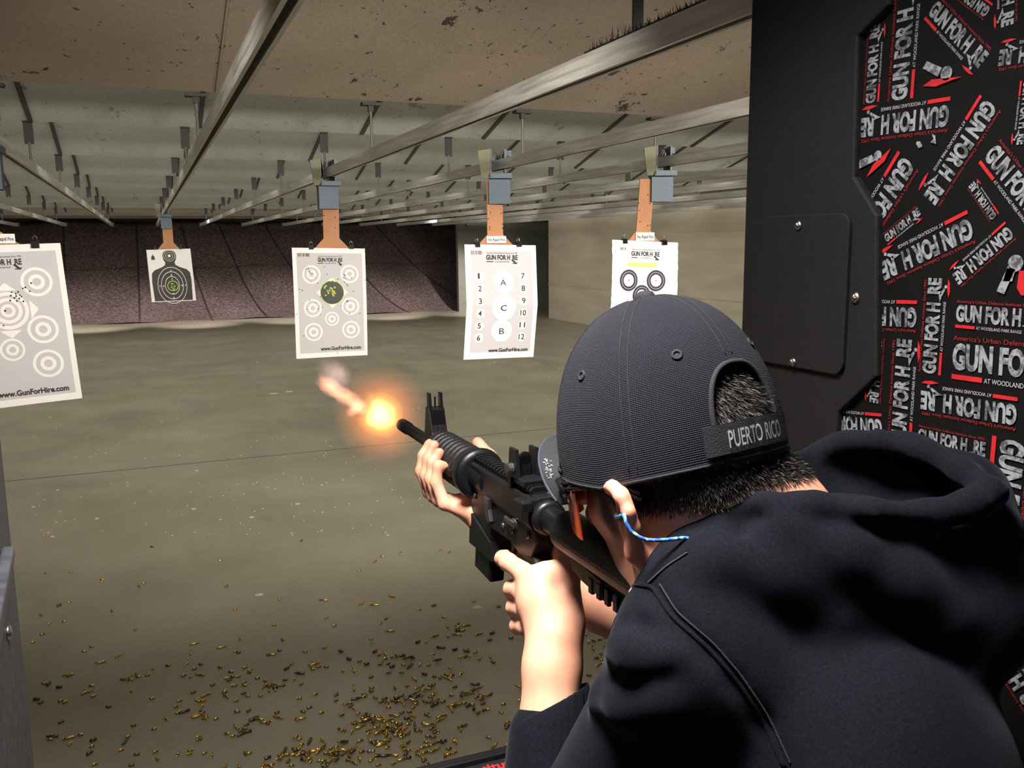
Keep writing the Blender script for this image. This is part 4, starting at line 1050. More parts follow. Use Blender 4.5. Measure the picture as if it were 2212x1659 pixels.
def body_field():
    B = Field()
    # skull, jaw and face
    B.ell(H(-.004, 0, .0), HA, (.098, .076, .104), .01)
    B.ell(H(.024, 0, -.068), HA, (.056, .050, .066), .03)
    for s in (-1, 1):
        B.cone(H(-.008, s * .054, -.095), H(.060, s * .020, -.132), .016, .017, .03); B.cone(H(.052, s * .034, -.060), H(.030, s * .050, -.055), .014, .013, .02)
        B.cone(H(.086, s * .012, -.020), H(.070, s * .042, -.020), .010, .010, .012)
    B.cone(H(.070, -.012, -.132), H(.070, .012, -.132), .018, .018, .02)
    B.cone(H(.088, 0, -.030), H(.108, 0, -.070), .007, .011, .012)
    for s in (-1, 1): B.cone(H(.098, s * .011, -.074), H(.092, s * .013, -.074), .007, .007, .006); B.ell(H(.100, s * .032, -.042), HA, (.014, .016, .012), .012, -1); B.ell(H(.084, s * .032, -.043), HA, (.012, .012, .012), .003)
    B.cone(H(.090, -.018, -.098), H(.090, .018, -.098), .0065, .0065, .006); B.cone(H(.088, -.015, -.108), H(.088, .015, -.108), .0075, .0075, .006)
    B.cone(H(.100, -.02, -.1025), H(.100, .02, -.1025), .002, .002, .003, -1)
    # neck into the trunk
    B.cone(H(-.028, 0, -.045), NECK, .055, .052, .035); B.cone(NECK, MIDS + np.array([0, 0, -.03]), .056, .070, .03)
    B.cone(H(-.038, 0, -.03), H(-.046, 0, -.09), .048, .044, .03)
    # ears
    for s in (-1, 1):
        e = [(-.004, .076, -.040), (-.006, .087, -.030), (-.017, .095, -.028), (-.029, .099, -.036), (-.034, .098, -.049), (-.031, .092, -.063), (-.024, .086, -.076), (-.017, .081, -.085), (-.011, .077, -.080)]
        B.chain([H(a, s * b, c) for a, b, c in e], [.0038, .0040, .0042, .0043, .0042, .0042, .0050, .0058, .005], .008)
        B.ell(H(-.019, s * .086, -.054), np.array([nrm(HF * .9 - HL * s * .35), nrm(HL * s * .9 + HF * .35), HU]), (.017, .0042, .028), .005)
        B.ell(H(-.010, s * .090, -.054), HA, (.010, .006, .013), .004, -1)
    # trunk
    B.cone(SHL, SHR, .062, .062, .05); B.ell(MIDS * .8 + PEL * .2 , TA, (.165, .100, .17), .06); B.ell(MIDS * .4 + PEL * .6, TA, (.145, .095, .17), .06)
    B.ell(PEL, TA, (.155, .105, .12), .05)
    for s, (hx, fx) in ((-1, (-.09, -.14)), (1, (.09, .12))):
        hip = PEL + SD * hx - ZU * .06; kn = hip * .5 + np.array([PEL[0], PEL[1], 0]) * .5 + SD * (hx * .3) + FD * .05; kn[2] = .48; an = PEL + SD * fx - FD * .02; an[2] = .08
        B.cone(hip, kn, .082, .056, .03); B.cone(kn, an, .052, .038, .02); B.cone(an, an + FD * .15 - ZU * .045, .036, .026, .02)
    # arms
    B.cone(SHL, ELL, .042, .034, .03); B.chain([ELL, ELL * .6 + WRL * .4, WRL * .9 + ELL * .1, WRL], [.034, .0375, .0275, .0265], .02)
    B.cone(SHR, ELR, .050, .041, .03); B.chain([ELR, ELR * .6 + WRR * .4, WRR * .9 + ELR * .1, WRR], [.039, .041, .028, .027], .02)
    # left hand on the pistol grip
    g = lambda *q: G(*q)
    GA = np.array([GX, GY, GZ])
    B.ell(g(-.030, .0245, -.086), np.array([nrm(GX * .75 + GZ * .66), GY, nrm(GZ * .75 - GX * .66)]), (.040, .0155, .034), .014)
    B.cone(g(-.062, .014, -.110), g(-.040, .018, -.088), .025, .024, .018)
    B.cone(g(-.055, -.002, -.100), g(-.034, -.012, -.062), .020, .015, .016)      # ball of the thumb behind the grip
    B.chain([g(-.034, -.012, -.060), g(-.006, -.024, -.052), g(.022, -.026, -.058), g(.040, -.023, -.066)], [.0145, .0115, .0105, .009], .006)
    B.cone(g(-.036, .012, -.056), g(-.034, -.010, -.058), .014, .013, .012)       # web of the hand
    B.chain([g(-.004, .026, -.062), g(.036, .027, -.064), g(.060, .024, -.068), g(.080, .012, -.073)], [.0115, .0100, .0088, .0078], .006)
    for i, (mx, mz, px_, pz, r) in enumerate(((-.004, -.084, .028, -.094, .0105), (-.009, -.104, .022, -.114, .0102), (-.014, -.122, .014, -.133, .0092))):
        B.chain([g(mx, .028, mz), g(px_, .025, pz), g(px_ + .013, .002, pz - .003), g(px_ - .002, -.019, pz - .001), g(px_ - .018, -.020, pz + .001)], [r * 1.12, r, r * .92, r * .86, r * .78], .005)
    # right hand under the handguard
    B.ell(g(.232, -.004, -.052), np.array([GX, GY, GZ]), (.044, .034, .0155), .014)
    B.cone(WRR, g(.212, -.010, -.060), .026, .024, .02)
    for i, (x, y, zt, r) in enumerate(((.312, .0, .024, .0088), (.290, .0, .026, .0092), (.268, 0, .020, .0090), (.246, 0, .006, .0080))):
        x0 = .262 - i * .012
        B.chain([g(x0, .016, -.054), g(x - .012, .037, -.046), g(x, .0445, -.018), g(x + .002, .0400, .004), g(x + .003, .031, zt - .004)], [r * 1.2, r * 1.1, r, r * .92, r * .82], .005)
    B.chain([g(.215, -.026, -.050), g(.238, -.040, -.024), g(.268, -.042, .002), g(.300, -.037, .018)], [.0155, .0125, .0105, .0085], .008)
    return B
BF = body_field()
lo_ = np.array([.10, .25, -.0]); 
pr_all = np.array([[*(q[7] - q[8])] for q in BF.pr if q[7] is not None]); ph_all = np.array([[*(q[7] + q[8])] for q in BF.pr if q[7] is not None])
V, Q = BF.mesh(.0026, pr_all.min(0) - .02, ph_all.max(0) + .02)
me, V = mesh_from('person', V, Q, 1)
hh = toH(V); tone = np.zeros((len(V), 4)); tone[:, 3] = 1
def sst(a, b, x): t = np.clip((x - a) / (b - a), 0, 1); return t * t * (3 - 2 * t)
dH = np.linalg.norm(hh - np.array([0, 0, -.02]), axis=1)
hairline = -.048 + .010 * sst(-.08, -.105, hh[:, 0]) + .012 * sst(.0, .05, hh[:, 0])            # lower towards the nape
scalp = sst(-.016, .012, hh[:, 2] - hairline) * (hh[:, 0] < .062) * (dH < .15)
burn = sst(.010, .004, np.abs(hh[:, 0] - .022)) * sst(-.085, -.072, hh[:, 2]) * (hh[:, 2] < -.02) * (np.abs(hh[:, 1]) > .045) * (dH < .13)
ear = (np.abs(hh[:, 1]) > .081) & (hh[:, 2] > -.1) & (hh[:, 2] < -.01) & (np.abs(hh[:, 0]) < .05)
tone[:, 0] = np.maximum(scalp, burn * .85) * (~ear)
tone[:, 1] = np.where(ear, .5, 0) + .5 * sst(.012, .0, np.abs(hh[:, 2] + .103)) * (hh[:, 0] > .08)
gg = (V - GO) @ np.array([GX, GY, GZ]).T
tip = np.zeros(len(V))
for t in ((.315, .031, .020), (.293, .031, .022), (.271, .031, .016), (.300, -.037, .018)): tip = np.maximum(tip, sst(.016, .004, np.linalg.norm(gg - np.array(t), axis=1)))
tone[:, 1] = np.maximum(tone[:, 1], tip * .7)
ca = me.color_attributes.new('tone', 'FLOAT_COLOR', 'POINT'); ca.data.foreach_set('color', tone.ravel())
me.polygons.foreach_set('use_smooth', [True] * len(me.polygons))
person = bpy.data.objects.new('person', me); COL.objects.link(person); me.materials.append(MT['skin'])
tag(person, 'person in a black cap and hoodie leaning forward to fire the rifle', 'person')
def fp(nm, bmx, mat, smooth=False, parent=None): return link(nm, bmx, mat, parent or person, smooth)

CA, CB, CHT = .1085, .0915, .128
THB = PI - .19          # the cap sits turned a little on the head
# hair: short strands standing off the scalp below the cap and in the strap opening
def surf(P, n=5):
    for _ in range(n):
        e = .0015; d = BF.eval(P, HIDX); gr = np.stack([BF.eval(P + np.eye(3)[i] * e, HIDX) - d for i in range(3)], 1) / e
        gr /= np.maximum(np.linalg.norm(gr, axis=1), 1e-6)[:, None]; P = P - gr * d[:, None]
    return P, gr
HIDX = {i for i, q in enumerate(BF.pr) if q[7] is not None and np.linalg.norm(q[7] - H0) < q[8] + .2}
rg = np.random.default_rng(7)
thv = np.arctan2(hh[:, 1] / CB, hh[:, 0] / CA) % (2 * PI)
rimu = -.018 - .012 * (1 - np.abs(np.cos(thv)))
cand = np.where((scalp * (~ear) > .12) & (hh[:, 0] < .0) & ((hh[:, 2] < rimu - .004) | ((np.abs(thv - THB) < .36) & (hh[:, 2] > .012) & (hh[:, 2] < .050))))[0]
wt = np.where((hh[cand, 2] > -.01) & (hh[cand, 0] > -.03), .1, 1.0) * np.clip(tone[cand, 0] + .1, 0, 1); wt /= wt.sum()
pk = rg.choice(cand, 15000, p=wt); P0 = V[pk] + rg.normal(0, .0012, (15000, 3)); P0, N0 = surf(P0, 3); h0 = toH(P0)
ln_ = .0028 + .0045 * sst(-.11, .0, h0[:, 2]) + .004 * (h0[:, 2] > 0); ln_ *= rg.uniform(.6, 1.2, len(ln_))
dr = N0 * .55 - HU * .55 - HF * .25 + rg.normal(0, .28, P0.shape); dr /= np.linalg.norm(dr, axis=1)[:, None]
sd = np.cross(dr, N0 + rg.normal(0, .2, N0.shape)); sd /= np.maximum(np.linalg.norm(sd, axis=1), 1e-5)[:, None]; wd = .00034
mid = P0 + dr * ln_[:, None] * .55; tipp = P0 + (dr * 1.0 - HU * .12) * ln_[:, None]
VV = np.stack([P0 - sd * wd, P0 + sd * wd, mid + sd * wd * .8, mid - sd * wd * .8, tipp], 1).reshape(-1, 3)
hm = bpy.data.meshes.new('hair'); n_ = len(P0); fc = []
for i in range(n_): b = 5 * i; fc.append((b, b + 1, b + 2, b + 3)); fc.append((b + 3, b + 2, b + 4))
hm.from_pydata(VV.tolist(), [], fc); ho = fp('hair', hm, 'hair'); ho['kind'] = 'stuff'

# ------------------------------------------------------------------ the cap
def crown(th, ph, off=0.0):
    """th around from the front (0) to the left (pi/2) and back (pi); ph 0 at the rim, 1 at the button"""
    a = ph * PI / 2; ca_, sa_ = math.cos(a) ** .86, math.sin(a) ** .92
    seam = 1 - .010 * math.exp(-(((((th - THB) / (PI / 3) + .5) % 1) - .5) / .035) ** 2) * min(1, (1 - ph) * 6)
    lowr = 1 + .012 * math.sin(ph * PI)
    f_ = CA * math.cos(th) * ca_ * seam * lowr; l_ = CB * math.sin(th) * ca_ * seam * lowr; u_ = CHT * sa_ - .018 * (1 - ph) ** 2 - .012 * (1 - ph) * (1 - abs(math.cos(th)))
    f_ += .006 * sa_ * 0
    k = 1 + off / .1
    return H(f_ * k, l_ * k, u_ * k)
OPW, OPH = .345, .32             # arch of the opening at the back
def in_arch(th, ph):
    d = abs(th - THB); return ph < OPH and ph > .10 and (d / OPW) ** 2.6 + (max(0, ph - .12) / (OPH - .12)) ** 2 < 1
cap = empty('cap', (0, 0, 0)); cap.parent = person
NT, NP = 288, 90
bm = bmesh.new(); uvl = bm.loops.layers.uv.new('UVMap')
vin, vout = {}, {}
def gv(d, i, j, off):
    key = (i % NT if j < NP else 0, j)
    if key not in d: d[key] = bm.verts.new(crown(2 * PI * key[0] / NT, j / NP, off))
    return d[key]
for j in range(NP):
    for i in range(NT):
        th = 2 * PI * (i + .5) / NT; ph = (j + .5) / NP
        if in_arch(th, ph): continue
        for d, off in ((vout, .0008), (vin, -.0008)):
            q = [gv(d, i, j, off), gv(d, i + 1, j, off)] + ([gv(d, i + 1, j + 1, off)] if j < NP - 1 else []) + [gv(d, i, j + 1, off)]
            if off < 0: q = q[::-1]
            fc_ = bm.faces.new(q)
            uvs = [(i, j), (i + 1, j), (i + 1, j + 1), (i, j + 1)] if j < NP - 1 else [(i, j), (i + 1, j), (i, j + 1)]
            if off < 0: uvs = uvs[::-1]
            for lp, (a, b) in zip(fc_.loops, uvs): lp[uvl].uv = (a / NT * math.pi, b / NP * math.pi)
be = [e for e in bm.edges if len(e.link_faces) == 1]
for e in be: pass
me = bpy.data.meshes.new('crown'); bm.to_mesh(me); bm.free(); me.materials.append(MT['cap'])
me.polygons.foreach_set('use_smooth', [True] * len(me.polygons))
o = bpy.data.objects.new('crown', me); COL.objects.link(o); o.parent = cap
# bindings: rim and opening edge
bm = bmesh.new(); tube(bm, [crown(PI * 2 * t / 120 , 0.0) for t in range(121)], .0016, 8, False); link('rim_binding', bm, 'cap_trim', cap, True)
bm = bmesh.new(); P = []
for t in range(41):
    a = PI * t / 40; P.append(crown(THB + OPW * 1.02 * math.copysign(abs(math.cos(a)) ** .77, math.cos(a)), .12 + (OPH - .115) * math.sin(a), .0012))
P = [crown(THB + OPW * 1.02, .09, .0012)] + P + [crown(THB - OPW * 1.02, .09, .0012)]
tube(bm, P, .0024, 8); link('opening_binding', bm, 'cap_trim', cap, True)
# button
bm = bmesh.new(); lathe(bm, [(-.002, .0085), (.002, .0088), (.006, .0072), (.008, .0035)], lambda a, y, z: H(y * 1.25, z, CHT + a - .001), 20); link('button', bm, 'cap_trim', cap, True)
for k in range(6):
    th = THB + k * PI / 3
    for dth in (-.035, .035):
        P = [crown(th + dth / max(.25, math.cos(ph * PI / 2)), ph, .0010) for ph in [(.36 if k == 0 else .02) + (.93 - (.36 if k == 0 else .02)) * t / 30 for t in range(31)]]
        bm = bmesh.new(); tube(bm, P, .0004, 5); link('seam_stitching', bm, 'cap_trim', cap, True)
# eyelets
for th, ph in [(THB + PI / 6 + k * PI / 3, .40) for k in range(6)]:
    c = np.array(crown(th, ph, .001)); t1 = nrm(np.array(crown(th + .02, ph, .001)) - c); t2 = nrm(np.array(crown(th, ph + .01, .001)) - c); nn = np.cross(t1, t2)
    bm = bmesh.new(); P = [c + (t1 * math.cos(a) + t2 * math.sin(a)) * .0036 for a in [2 * PI * k / 16 for k in range(17)]]; tube(bm, P, .0013, 6, False); disc(bm, lambda a, b: c + t1 * a + t2 * b, 0, 0, .0022, None, 12); link('eyelet', bm, 'cap_trim', cap, True)
# strap across the opening with its lettering
def strap(s, v, off=0.0):      # s -1..1 along, v -.5..+.5 across
    th = THB + s * OPW * 1.35; q = np.array(crown(th, .055, .0026 + off)); return q + HU * (v * .024 + .003)
bm = bmesh.new(); n = 28
for oo in (0, .0016):
    gq = [[bm.verts.new(strap(-1 + 2 * i / n, -.5 + j / 4, oo)) for i in range(n + 1)] for j in range(5)]
    for j in range(4):
        for i in range(n): bm.faces.new((gq[j][i], gq[j][i + 1], gq[j + 1][i + 1], gq[j + 1][i]))
stp = link('strap', bm, 'cap_trim', cap, True)
def tab(b):   # loose strap end standing off on the right
    P0_, P1_ = np.array(strap(.66, .30, .003)), np.array(strap(.88, .42, .004)); out = nrm(P1_ - H0 - HU * ((P1_ - H0) @ HU))
    for k in (0, .0018):
        a = [P0_ + out * k - HU * .0115, P1_ + out * (.005 + k) - HU * .0115, P1_ + out * (.005 + k) + HU * .0115, P0_ + out * k + HU * .0115]
        b.faces.new([b.verts.new(x) for x in a])
bm = bmesh.new()
put_text(bm, 'PUERTO RICO', lambda x, y: strap(2 * x - 1, y - .5, .0032), .20, .80, .20, .60, .01); link('strap_lettering', bm, 'cap_text', cap)
# brim
def brim(th, t, dz=0.0):
    b0_ = np.array([CA * math.cos(th - .24), CB * math.sin(th - .24)]); e = max(0.0, math.cos(th * 1.35)) ** .5
    f_, l_ = b0_[0] + .046 * e * t, b0_[1] * (1 + .03 * t)
    return H(f_, l_, -.012 + .026 * t * e - (2.0 + 5.0 * t) * l_ ** 2 + dz)
bm = bmesh.new(); n = 40; rows = 10; gt = {}
for oo in (0, 1):
    for i in range(n + 1):
        for j in range(rows + 1): gt[oo, i, j] = bm.verts.new(brim(-1.15 + 2.30 * i / n, j / rows, -.003 * oo))
for oo in (0, 1):
    for i in range(n):
        for j in range(rows): bm.faces.new((gt[oo, i, j], gt[oo, i + 1, j], gt[oo, i + 1, j + 1], gt[oo, i, j + 1]))
for i in range(n): bm.faces.new((gt[0, i, rows], gt[0, i + 1, rows], gt[1, i + 1, rows], gt[1, i, rows]))
br = link('brim', bm, 'cap_trim', cap, True)
bm = bmesh.new(); tube(bm, [brim(-1.12 + 2.24 * i / 50, 1.0, -.0015) for i in range(51)], .0016, 8); link('brim_piping', bm, 'stitch', cap, True)
bm = bmesh.new(); r = random.Random(3)
for k in range(34):
    th_ = r.uniform(.72, .98); t_ = r.uniform(.45, .8); a = r.random() * 3; c0 = np.array(brim(th_, t_, .0012)); s = .0007; l = .0022
    u1 = nrm(np.array(brim(th_ + .02, t_, .0012)) - c0); u2 = nrm(np.array(brim(th_, t_ + .02, .0012)) - c0)
    poly(bm, lambda u, v: c0 + u1 * u + u2 * v, [(-l * math.cos(a), -l * math.sin(a)), (s * math.sin(a), -s * math.cos(a)), (l * math.cos(a), l * math.sin(a)), (-s * math.sin(a), s * math.cos(a))])
link('brim_embroidery', bm, 'pr_white', cap)

# ------------------------------------------------------------------ glasses and ear plug
gl = empty('shooting_glasses', (0, 0, 0)); gl.parent = person
for s in (1, -1):
    bm = bmesh.new()
    for oo in (0, .0018):
        gq = [[bm.verts.new(H(.120 - oo - 11.5 * y_ ** 2, s * y_, -.016 - .060 * v * (1 - .20 * (1 - y_ / .068)))) for y_ in [.006 + .074 * i / 14 for i in range(15)]] for v in [j / 8 for j in range(9)]]
        for j in range(8):
            for i in range(14): bm.faces.new((gq[j][i], gq[j][i + 1], gq[j + 1][i + 1], gq[j + 1][i]))
    link('lens', bm, 'lens', gl, True)
    bm = bmesh.new(); P = [H(.064, s * .0765, -.030), H(.050, s * .081, -.029), H(.015, s * .087, -.028), (H(-.012, s * .087, -.027)), H(-.036, s * .083, -.040)]
    for i in range(len(P) - 1): tube(bm, [P[i] + HU * .003, P[i + 1] + HU * .003], .0022, 8); tube(bm, [P[i] - HU * .002, P[i + 1] - HU * .002], .0022, 8)
    tube(bm, [H(.072, s * .0735, -.024), H(.060, s * .0775, -.036)], .0042, 8)
    link('temple', bm, 'gframe', gl, True)
bm = bmesh.new(); P = [H(.122 - 11.0 * y_ * y_, y_, -.016) for y_ in [-.075 + .150 * i / 24 for i in range(25)]]; tube(bm, P, .0024, 8); link('brow_bar', bm, 'gframe', gl, True)
ep = empty('ear_plug', (0, 0, 0)); ep.parent = person
c = H(-.014, .0845, -.054); bm = bmesh.new(); lathe(bm, [(-.010, .004), (0, .0045), (.006, .0042), (.009, .003)], lambda a, y, z: c + HL * a * .6 - HF * 0 + HF * y + HU * z + HL * .002, 14); link('plug', bm, 'plug', ep, True)
bm = bmesh.new()
P = [c + HL * .009] + [dep(px, py, d) for px, py, d in ((1348, 1112, .705), (1352, 1128, .702), (1362, 1146, .70), (1380, 1160, .698), (1400, 1167, .697), (1425, 1167, .697), (1450, 1165, .698), (1475, 1162, .70), (1510, 1165, .705), (1560, 1150, .71))]
PP = []
for i in range(len(P) - 1):
    for t in (0, .5): PP.append(np.array(P[i]) * (1 - t) + np.array(P[i + 1]) * t)
tube(bm, PP, .0016, 8); link('plug_cord', bm, 'cord', ep, True)

# ------------------------------------------------------------------ muzzle flash: glowing gas just ahead of the muzzle
def glow(name, stops, strength, wob):
    m = bpy.data.materials.new(name); m.use_nodes = True; nd, ln = m.node_tree.nodes, m.node_tree.links; nd.clear()
    out = nd.new('ShaderNodeOutputMaterial'); em = nd.new('ShaderNodeEmission'); tc = nd.new('ShaderNodeTexCoord')
    nz = nd.new('ShaderNodeTexNoise'); nz.inputs['Scale'].default_value = 1.6; nz.inputs['Detail'].default_value = 4; ln.new(tc.outputs['Object'], nz.inputs['Vector'])
    sub = nd.new('ShaderNodeVectorMath'); sub.operation = 'SUBTRACT'; ln.new(nz.outputs['Color'], sub.inputs[0]); sub.inputs[1].default_value = (.5, .5, .5)
    sc = nd.new('ShaderNodeVectorMath'); sc.operation = 'SCALE'; ln.new(sub.outputs[0], sc.inputs[0]); sc.inputs['Scale'].default_value = wob
    ad = nd.new('ShaderNodeVectorMath'); ad.operation = 'ADD'; ln.new(tc.outputs['Object'], ad.inputs[0]); ln.new(sc.outputs[0], ad.inputs[1])
    le = nd.new('ShaderNodeVectorMath'); le.operation = 'LENGTH'; ln.new(ad.outputs[0], le.inputs[0])
    col = ramp(nd, ln, le.outputs['Value'], [(p, c) for p, c, s_ in stops])
    st_ = ramp(nd, ln, le.outputs['Value'], [(p, (s_,) * 3) for p, c, s_ in stops])
    ln.new(col, em.inputs['Color']); ln.new(math_(nd, ln, 'MULTIPLY', st_, strength), em.inputs['Strength']); ln.new(em.outputs[0], out.inputs['Volume']); return m
MT['flash'] = glow('flash_glow', [(0, (1, .72, .30), 1.0), (.19, (1, .62, .20), .75), (.31, (1, .42, .08), .22), (.46, (1, .27, .05), .065), (.72, (1, .25, .07), .020), (.97, (1, .3, .1), 0)], 95, .36)
MT['wisp'] = glow('wisp_glow', [(0, (1, .42, .20), 1.0), (.4, (1, .36, .18), .5), (.95, (1, .4, .3), 0)], 85, .9)
MT['wisp_pale'] = glow('pale_wisp_glow', [(0, (.95, .62, .55), 1.0), (.4, (.95, .6, .55), .45), (.95, (1, .6, .6), 0)], 14, 1.0)
fl = empty('muzzle_flash', (0, 0, 0)); tag(fl, 'orange and yellow muzzle flash bursting in front of the rifle barrel', 'muzzle flash')
def blob(name, c, ax, rl, rs_, mat):
    bm = bmesh.new(); bmesh.ops.create_icosphere(bm, subdivisions=3, radius=1.0); o = link(name, bm, mat, fl)
    q = Vector(ax).to_track_quat('X', 'Z').to_matrix(); 
    M_ = (Matrix.Translation(Vector(c)) @ q.to_4x4() @ Matrix.Diagonal((rl, rs_, rs_, 1))); o.matrix_world = M_; return o
blob('fireball', dep(822, 896, 1.62), (0, 0, 1), .100, .092, 'flash')
for a, b, r, mt in (((786, 884, 1.66), (762, 868, 1.68), .018, 'wisp'), ((768, 866, 1.68), (726, 846, 1.71), .019, 'wisp'), ((735, 850, 1.70), (694, 820, 1.74), .020, 'wisp'),
                    ((782, 872, 1.66), (752, 894, 1.68), .013, 'wisp'), ((735, 835, 1.72), (704, 786, 1.76), .030, 'wisp_pale'), ((745, 822, 1.72), (728, 790, 1.76), .022, 'wisp_pale')):
    A_, B_ = dep(*a), dep(*b); blob('flame_wisp', (A_ + B_) / 2, B_ - A_, np.linalg.norm(B_ - A_) * .5 + r * .7, r, mt)
# ------------------------------------------------------------------ hoodie, trousers, shoes
def hit(Fd, px, py, d0=.45):
    r = ray(px, py); t = d0; r_ = np.linalg.norm(r)
    for _ in range(60):
        p = CAM + r * t; d = Fd.eval(p[None])[0]
        if d < .0004 or t > 1.4: break
        t += d / r_ * .8
    return CAM + r * t
def hoodie_field():
    B = Field()
    B.cone(SHL + ZU * .002, SHR, .060, .056, .05); B.ell(MIDS * .8 + PEL * .2, TA, (.175, .118, .18), .06); B.ell(MIDS * .4 + PEL * .6, TA, (.150, .108, .19), .06)
    B.ell(np.array([.515, .475, 1.22]), TA, (.135, .105, .20), .06)
    B.ell(PEL + ZU * .03, TA, (.175, .125, .13), .05)
    CU = ELL * .40 + WRL * .60; CUR = ELR * .80 + WRR * .20
    B.cone(SHL, ELL, .060, .050, .03); B.cone(ELL, CU, .049, .0415, .02)
    B.cone(SHR, ELR, .066, .056, .03); B.cone(ELR, CUR, .056, .048, .02)
    B.cone(dep(1665, 1225, .76), MIDS, .054, .085, .05)
    B.cone(dep(1500, 1240, .72), SHL, .035, .055, .04)
    # hood lying on the back: bag, near lip, far rim, hollow between them
    P = [(1570, 1180, .725, .026), (1700, 1175, .72, .036), (1860, 1215, .715, .048), (2010, 1260, .725, .064), (2090, 1340, .70, .046)]
    B.chain([dep(*q[:3]) for q in P], [q[3] for q in P], .03)
    P = [(1750, 1040, .82, .030), (1840, 1020, .80, .034), (1950, 1030, .78, .036), (2070, 1080, .73, .036), (2120, 1150, .70, .03)]
    B.chain([dep(*q[:3]) for q in P], [q[3] for q in P], .02)
    P = [(1765, 1010, .77, .012), (1830, 1018, .76, .026), (1920, 1030, .745, .034), (2010, 1045, .72, .030), (2085, 1062, .69, .012)]
    B.chain([dep(*q[:3]) for q in P], [q[3] for q in P], .012, -1)
    P = [(1490, 1175, .725, .006), (1560, 1125, .715, .008), (1650, 1092, .70, .009), (1760, 1092, .685, .010), (1880, 1112, .67, .011), (2000, 1118, .665, .012), (2100, 1090, .66, .011), (2145, 1066, .67, .010)]
    B.chain([dep(*q[:3]) for q in P], [q[3] for q in P], .012)
    P = [(1752, 985, .80, .006), (1820, 958, .785, .008), (1900, 954, .765, .009), (2000, 975, .735, .009), (2080, 1020, .70, .009), (2140, 1060, .67, .010)]
    B.chain([dep(*q[:3]) for q in P], [q[3] for q in P], .010)
    P = [(1485, 1172, .722, .008), (1555, 1118, .722, .010), (1630, 1084, .728, .012), (1700, 1055, .738, .013), (1745, 1040, .765, .009)]
    B.chain([dep(*q[:3]) for q in P], [q[3] for q in P], .010)
    def line(pts, r, off, k, op):
        P = [];
        for px, py in pts:
            p = hit(B0, px, py); n_ = nrm(CAM - p); P.append(p + n_ * off)
        B.chain(P, [r] * len(P), k, op)
    B0 = Field(); B0.pr = list(B.pr)
    # creases and folds
    line([(1530, 1172), (1600, 1158), (1665, 1176), (1785, 1240), (1900, 1316), (1995, 1378), (2090, 1432)], .006, .0015, .008, -1)
    line([(1600, 1122), (1720, 1128), (1860, 1150), (2000, 1150)], .006, .0025, .012, -1)
    line([(1700, 1150), (1830, 1200), (1960, 1260), (2050, 1330)], .014, -.006, .022, 1)
    line([(1560, 1210), (1700, 1250), (1800, 1330)], .012, -.006, .03, 1)
    line([(1345, 1345), (1390, 1362), (1430, 1395)], .004, .002, .014, -1)
    line([(1325, 1455), (1370, 1466), (1440, 1455)], .005, .002, .016, -1)
    line([(1340, 1405), (1370, 1415), (1430, 1420)], .010, -.006, .02, 1)
    line([(1300, 1510), (1350, 1530), (1440, 1520)], .010, -.006, .02, 1)
    line([(1400, 1270), (1450, 1340), (1530, 1410), (1590, 1480), (1650, 1570), (1700, 1680)], .006, .0035, .010, -1)
    return B
HFd = hoodie_field()
V, Q = HFd.mesh(.0036, np.array([q[7] - q[8] for q in HFd.pr]).min(0) - .02, np.array([q[7] + q[8] for q in HFd.pr]).max(0) + .02)
me, V = mesh_from('hoodie', V, Q, 2)
me.polygons.foreach_set('use_smooth', [True] * len(me.polygons))
hd = bpy.data.objects.new('hoodie', me); COL.objects.link(hd); me.materials.append(MT['cloth']); hd.parent = person
def seam(pts, off, rr_, nm, mat='stitch', dash=False):
    P = []
    for i in range(len(pts) - 1):
        for t in range(10):
            u = t / 10; px = pts[i][0] * (1 - u) + pts[i + 1][0] * u; py = pts[i][1] * (1 - u) + pts[i + 1][1] * u
            p = hit(HFd, px, py); P.append(p + nrm(CAM - p) * off)
    P = np.array(P)
    for _ in range(4): P[1:-1] = P[1:-1] * .5 + (P[:-2] + P[2:]) * .25
    bm = bmesh.new()
    if dash:
        for i in range(len(P) - 1):
            for t in (0, .34, .67): a = P[i] * (1 - t) + P[i + 1] * t; b = P[i] * (.78 - t) + P[i + 1] * (.22 + t); tube(bm, [a, b], rr_, 5)
    else: tube(bm, list(P), rr_, 8)
    return link(nm, bm, mat, hd, True)
seam([(1372, 1262), (1410, 1268), (1450, 1330), (1530, 1400), (1590, 1468), (1650, 1558), (1700, 1670)], .0000, .0020, 'shoulder_seam', 'cloth')
seam([(1425, 1262), (1462, 1322), (1542, 1390), (1602, 1460), (1662, 1550), (1712, 1660)], .0004, .0009, 'stitch_line', 'stitch', True)
seam([(1400, 1258), (1440, 1222), (1490, 1190)], .0004, .0009, 'stitch_line', 'stitch', True)
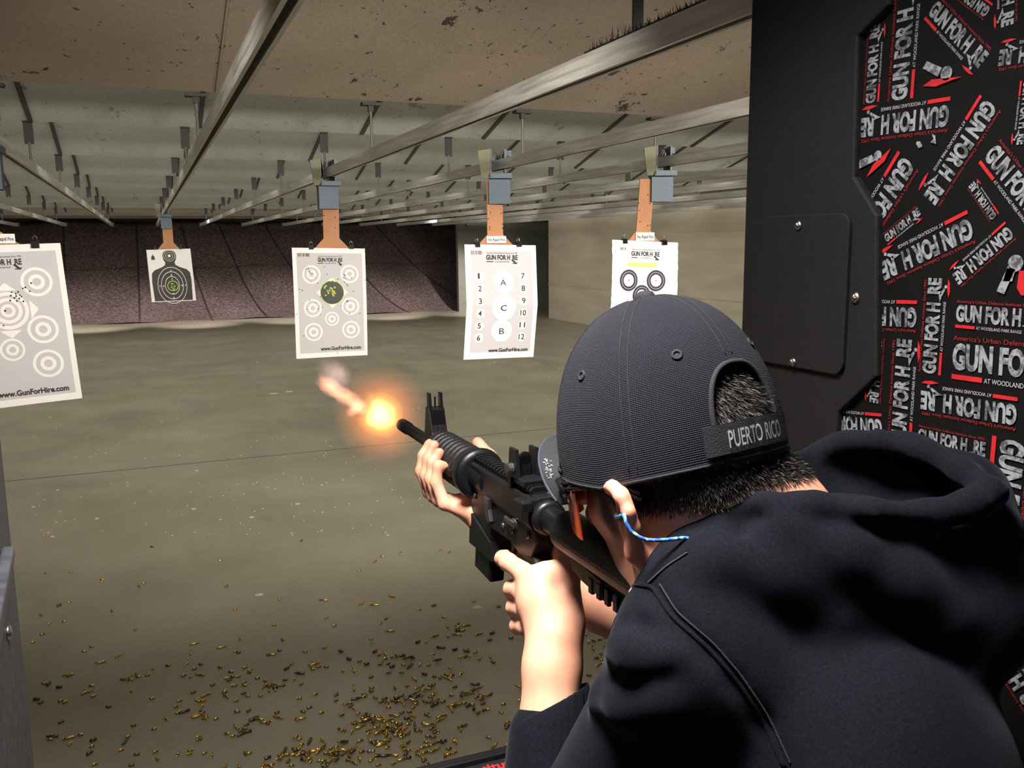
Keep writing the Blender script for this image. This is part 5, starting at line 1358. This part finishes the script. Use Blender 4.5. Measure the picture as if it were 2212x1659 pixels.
# cuff
cu = ELL * .40 + WRL * .60; ax = nrm(WRL - ELL)
bm = bmesh.new(); u1 = nrm(RC[:, 0] * 1.0 - ax * (RC[:, 0] @ ax)); u2 = np.cross(ax, u1); CPH = 0.0
def cuff(a, r): return lambda x, y, z: cu + ax * (x + a) + u1 * y + u2 * z
rg_ = []
for x, r in ((-.034, .0440), (-.012, .0425), (.016, .0405), (.034, .0390), (.036, .0375), (.030, .0365)):
    rg_.append([bm.verts.new(Vector(cu + ax * (x + .022 * math.cos(2 * PI * k / 96 + CPH) + .003 * math.sin(2 * PI * k / 96)) + (u1 * math.cos(2 * PI * k / 96) + u2 * math.sin(2 * PI * k / 96)) * (r + .0009 * math.sin(k * PI * .75)))) for k in range(96)])
for i in range(len(rg_) - 1):
    for k in range(96): bm.faces.new((rg_[i][k], rg_[i][(k + 1) % 96], rg_[i + 1][(k + 1) % 96], rg_[i + 1][k]))
link('sleeve_cuff', bm, 'cloth', hd, True)

# trousers and shoes
TF = Field()
TF.ell(PEL - ZU * .03, TA, (.168, .118, .12), .05)
for s_, (hx, fx) in ((-1, (-.09, -.14)), (1, (.09, .12))):
    hip = PEL + SD * hx - ZU * .06; kn = hip * .5 + np.array([PEL[0], PEL[1], 0]) * .5 + SD * (hx * .3) + FD * .05; kn[2] = .48; an = PEL + SD * fx - FD * .02; an[2] = .11
    TF.cone(hip, kn, .095, .070, .03); TF.cone(kn, an, .068, .058, .02)
V, Q = TF.mesh(.009, np.array([q[7] - q[8] for q in TF.pr]).min(0) - .02, np.array([q[7] + q[8] for q in TF.pr]).max(0) + .02)
me, V = mesh_from('trousers', V, Q, 1); me.polygons.foreach_set('use_smooth', [True] * len(me.polygons))
o = bpy.data.objects.new('trousers', me); COL.objects.link(o); me.materials.append(MT['jeans']); o.parent = person
for fx in (-.14, .12):
    SF = Field(); an = PEL + SD * fx - FD * .02; an[2] = .055
    SF.cone(an - FD * .035, an + FD * .06, .046, .046, .02); SF.cone(an + FD * .06, an + FD * .155 - ZU * .015, .046, .036, .02); SF.plane((0, 0, .002), (0, 0, -1))
    SF.cone(an, an + ZU * .05, .046, .042, .02)
    V, Q = SF.mesh(.006, an - .3, an + .3); me, V = mesh_from('shoe', V, Q, 1); me.polygons.foreach_set('use_smooth', [True] * len(me.polygons))
    o = bpy.data.objects.new('shoe', me); COL.objects.link(o); me.materials.append(MT['shoe']); o.parent = person
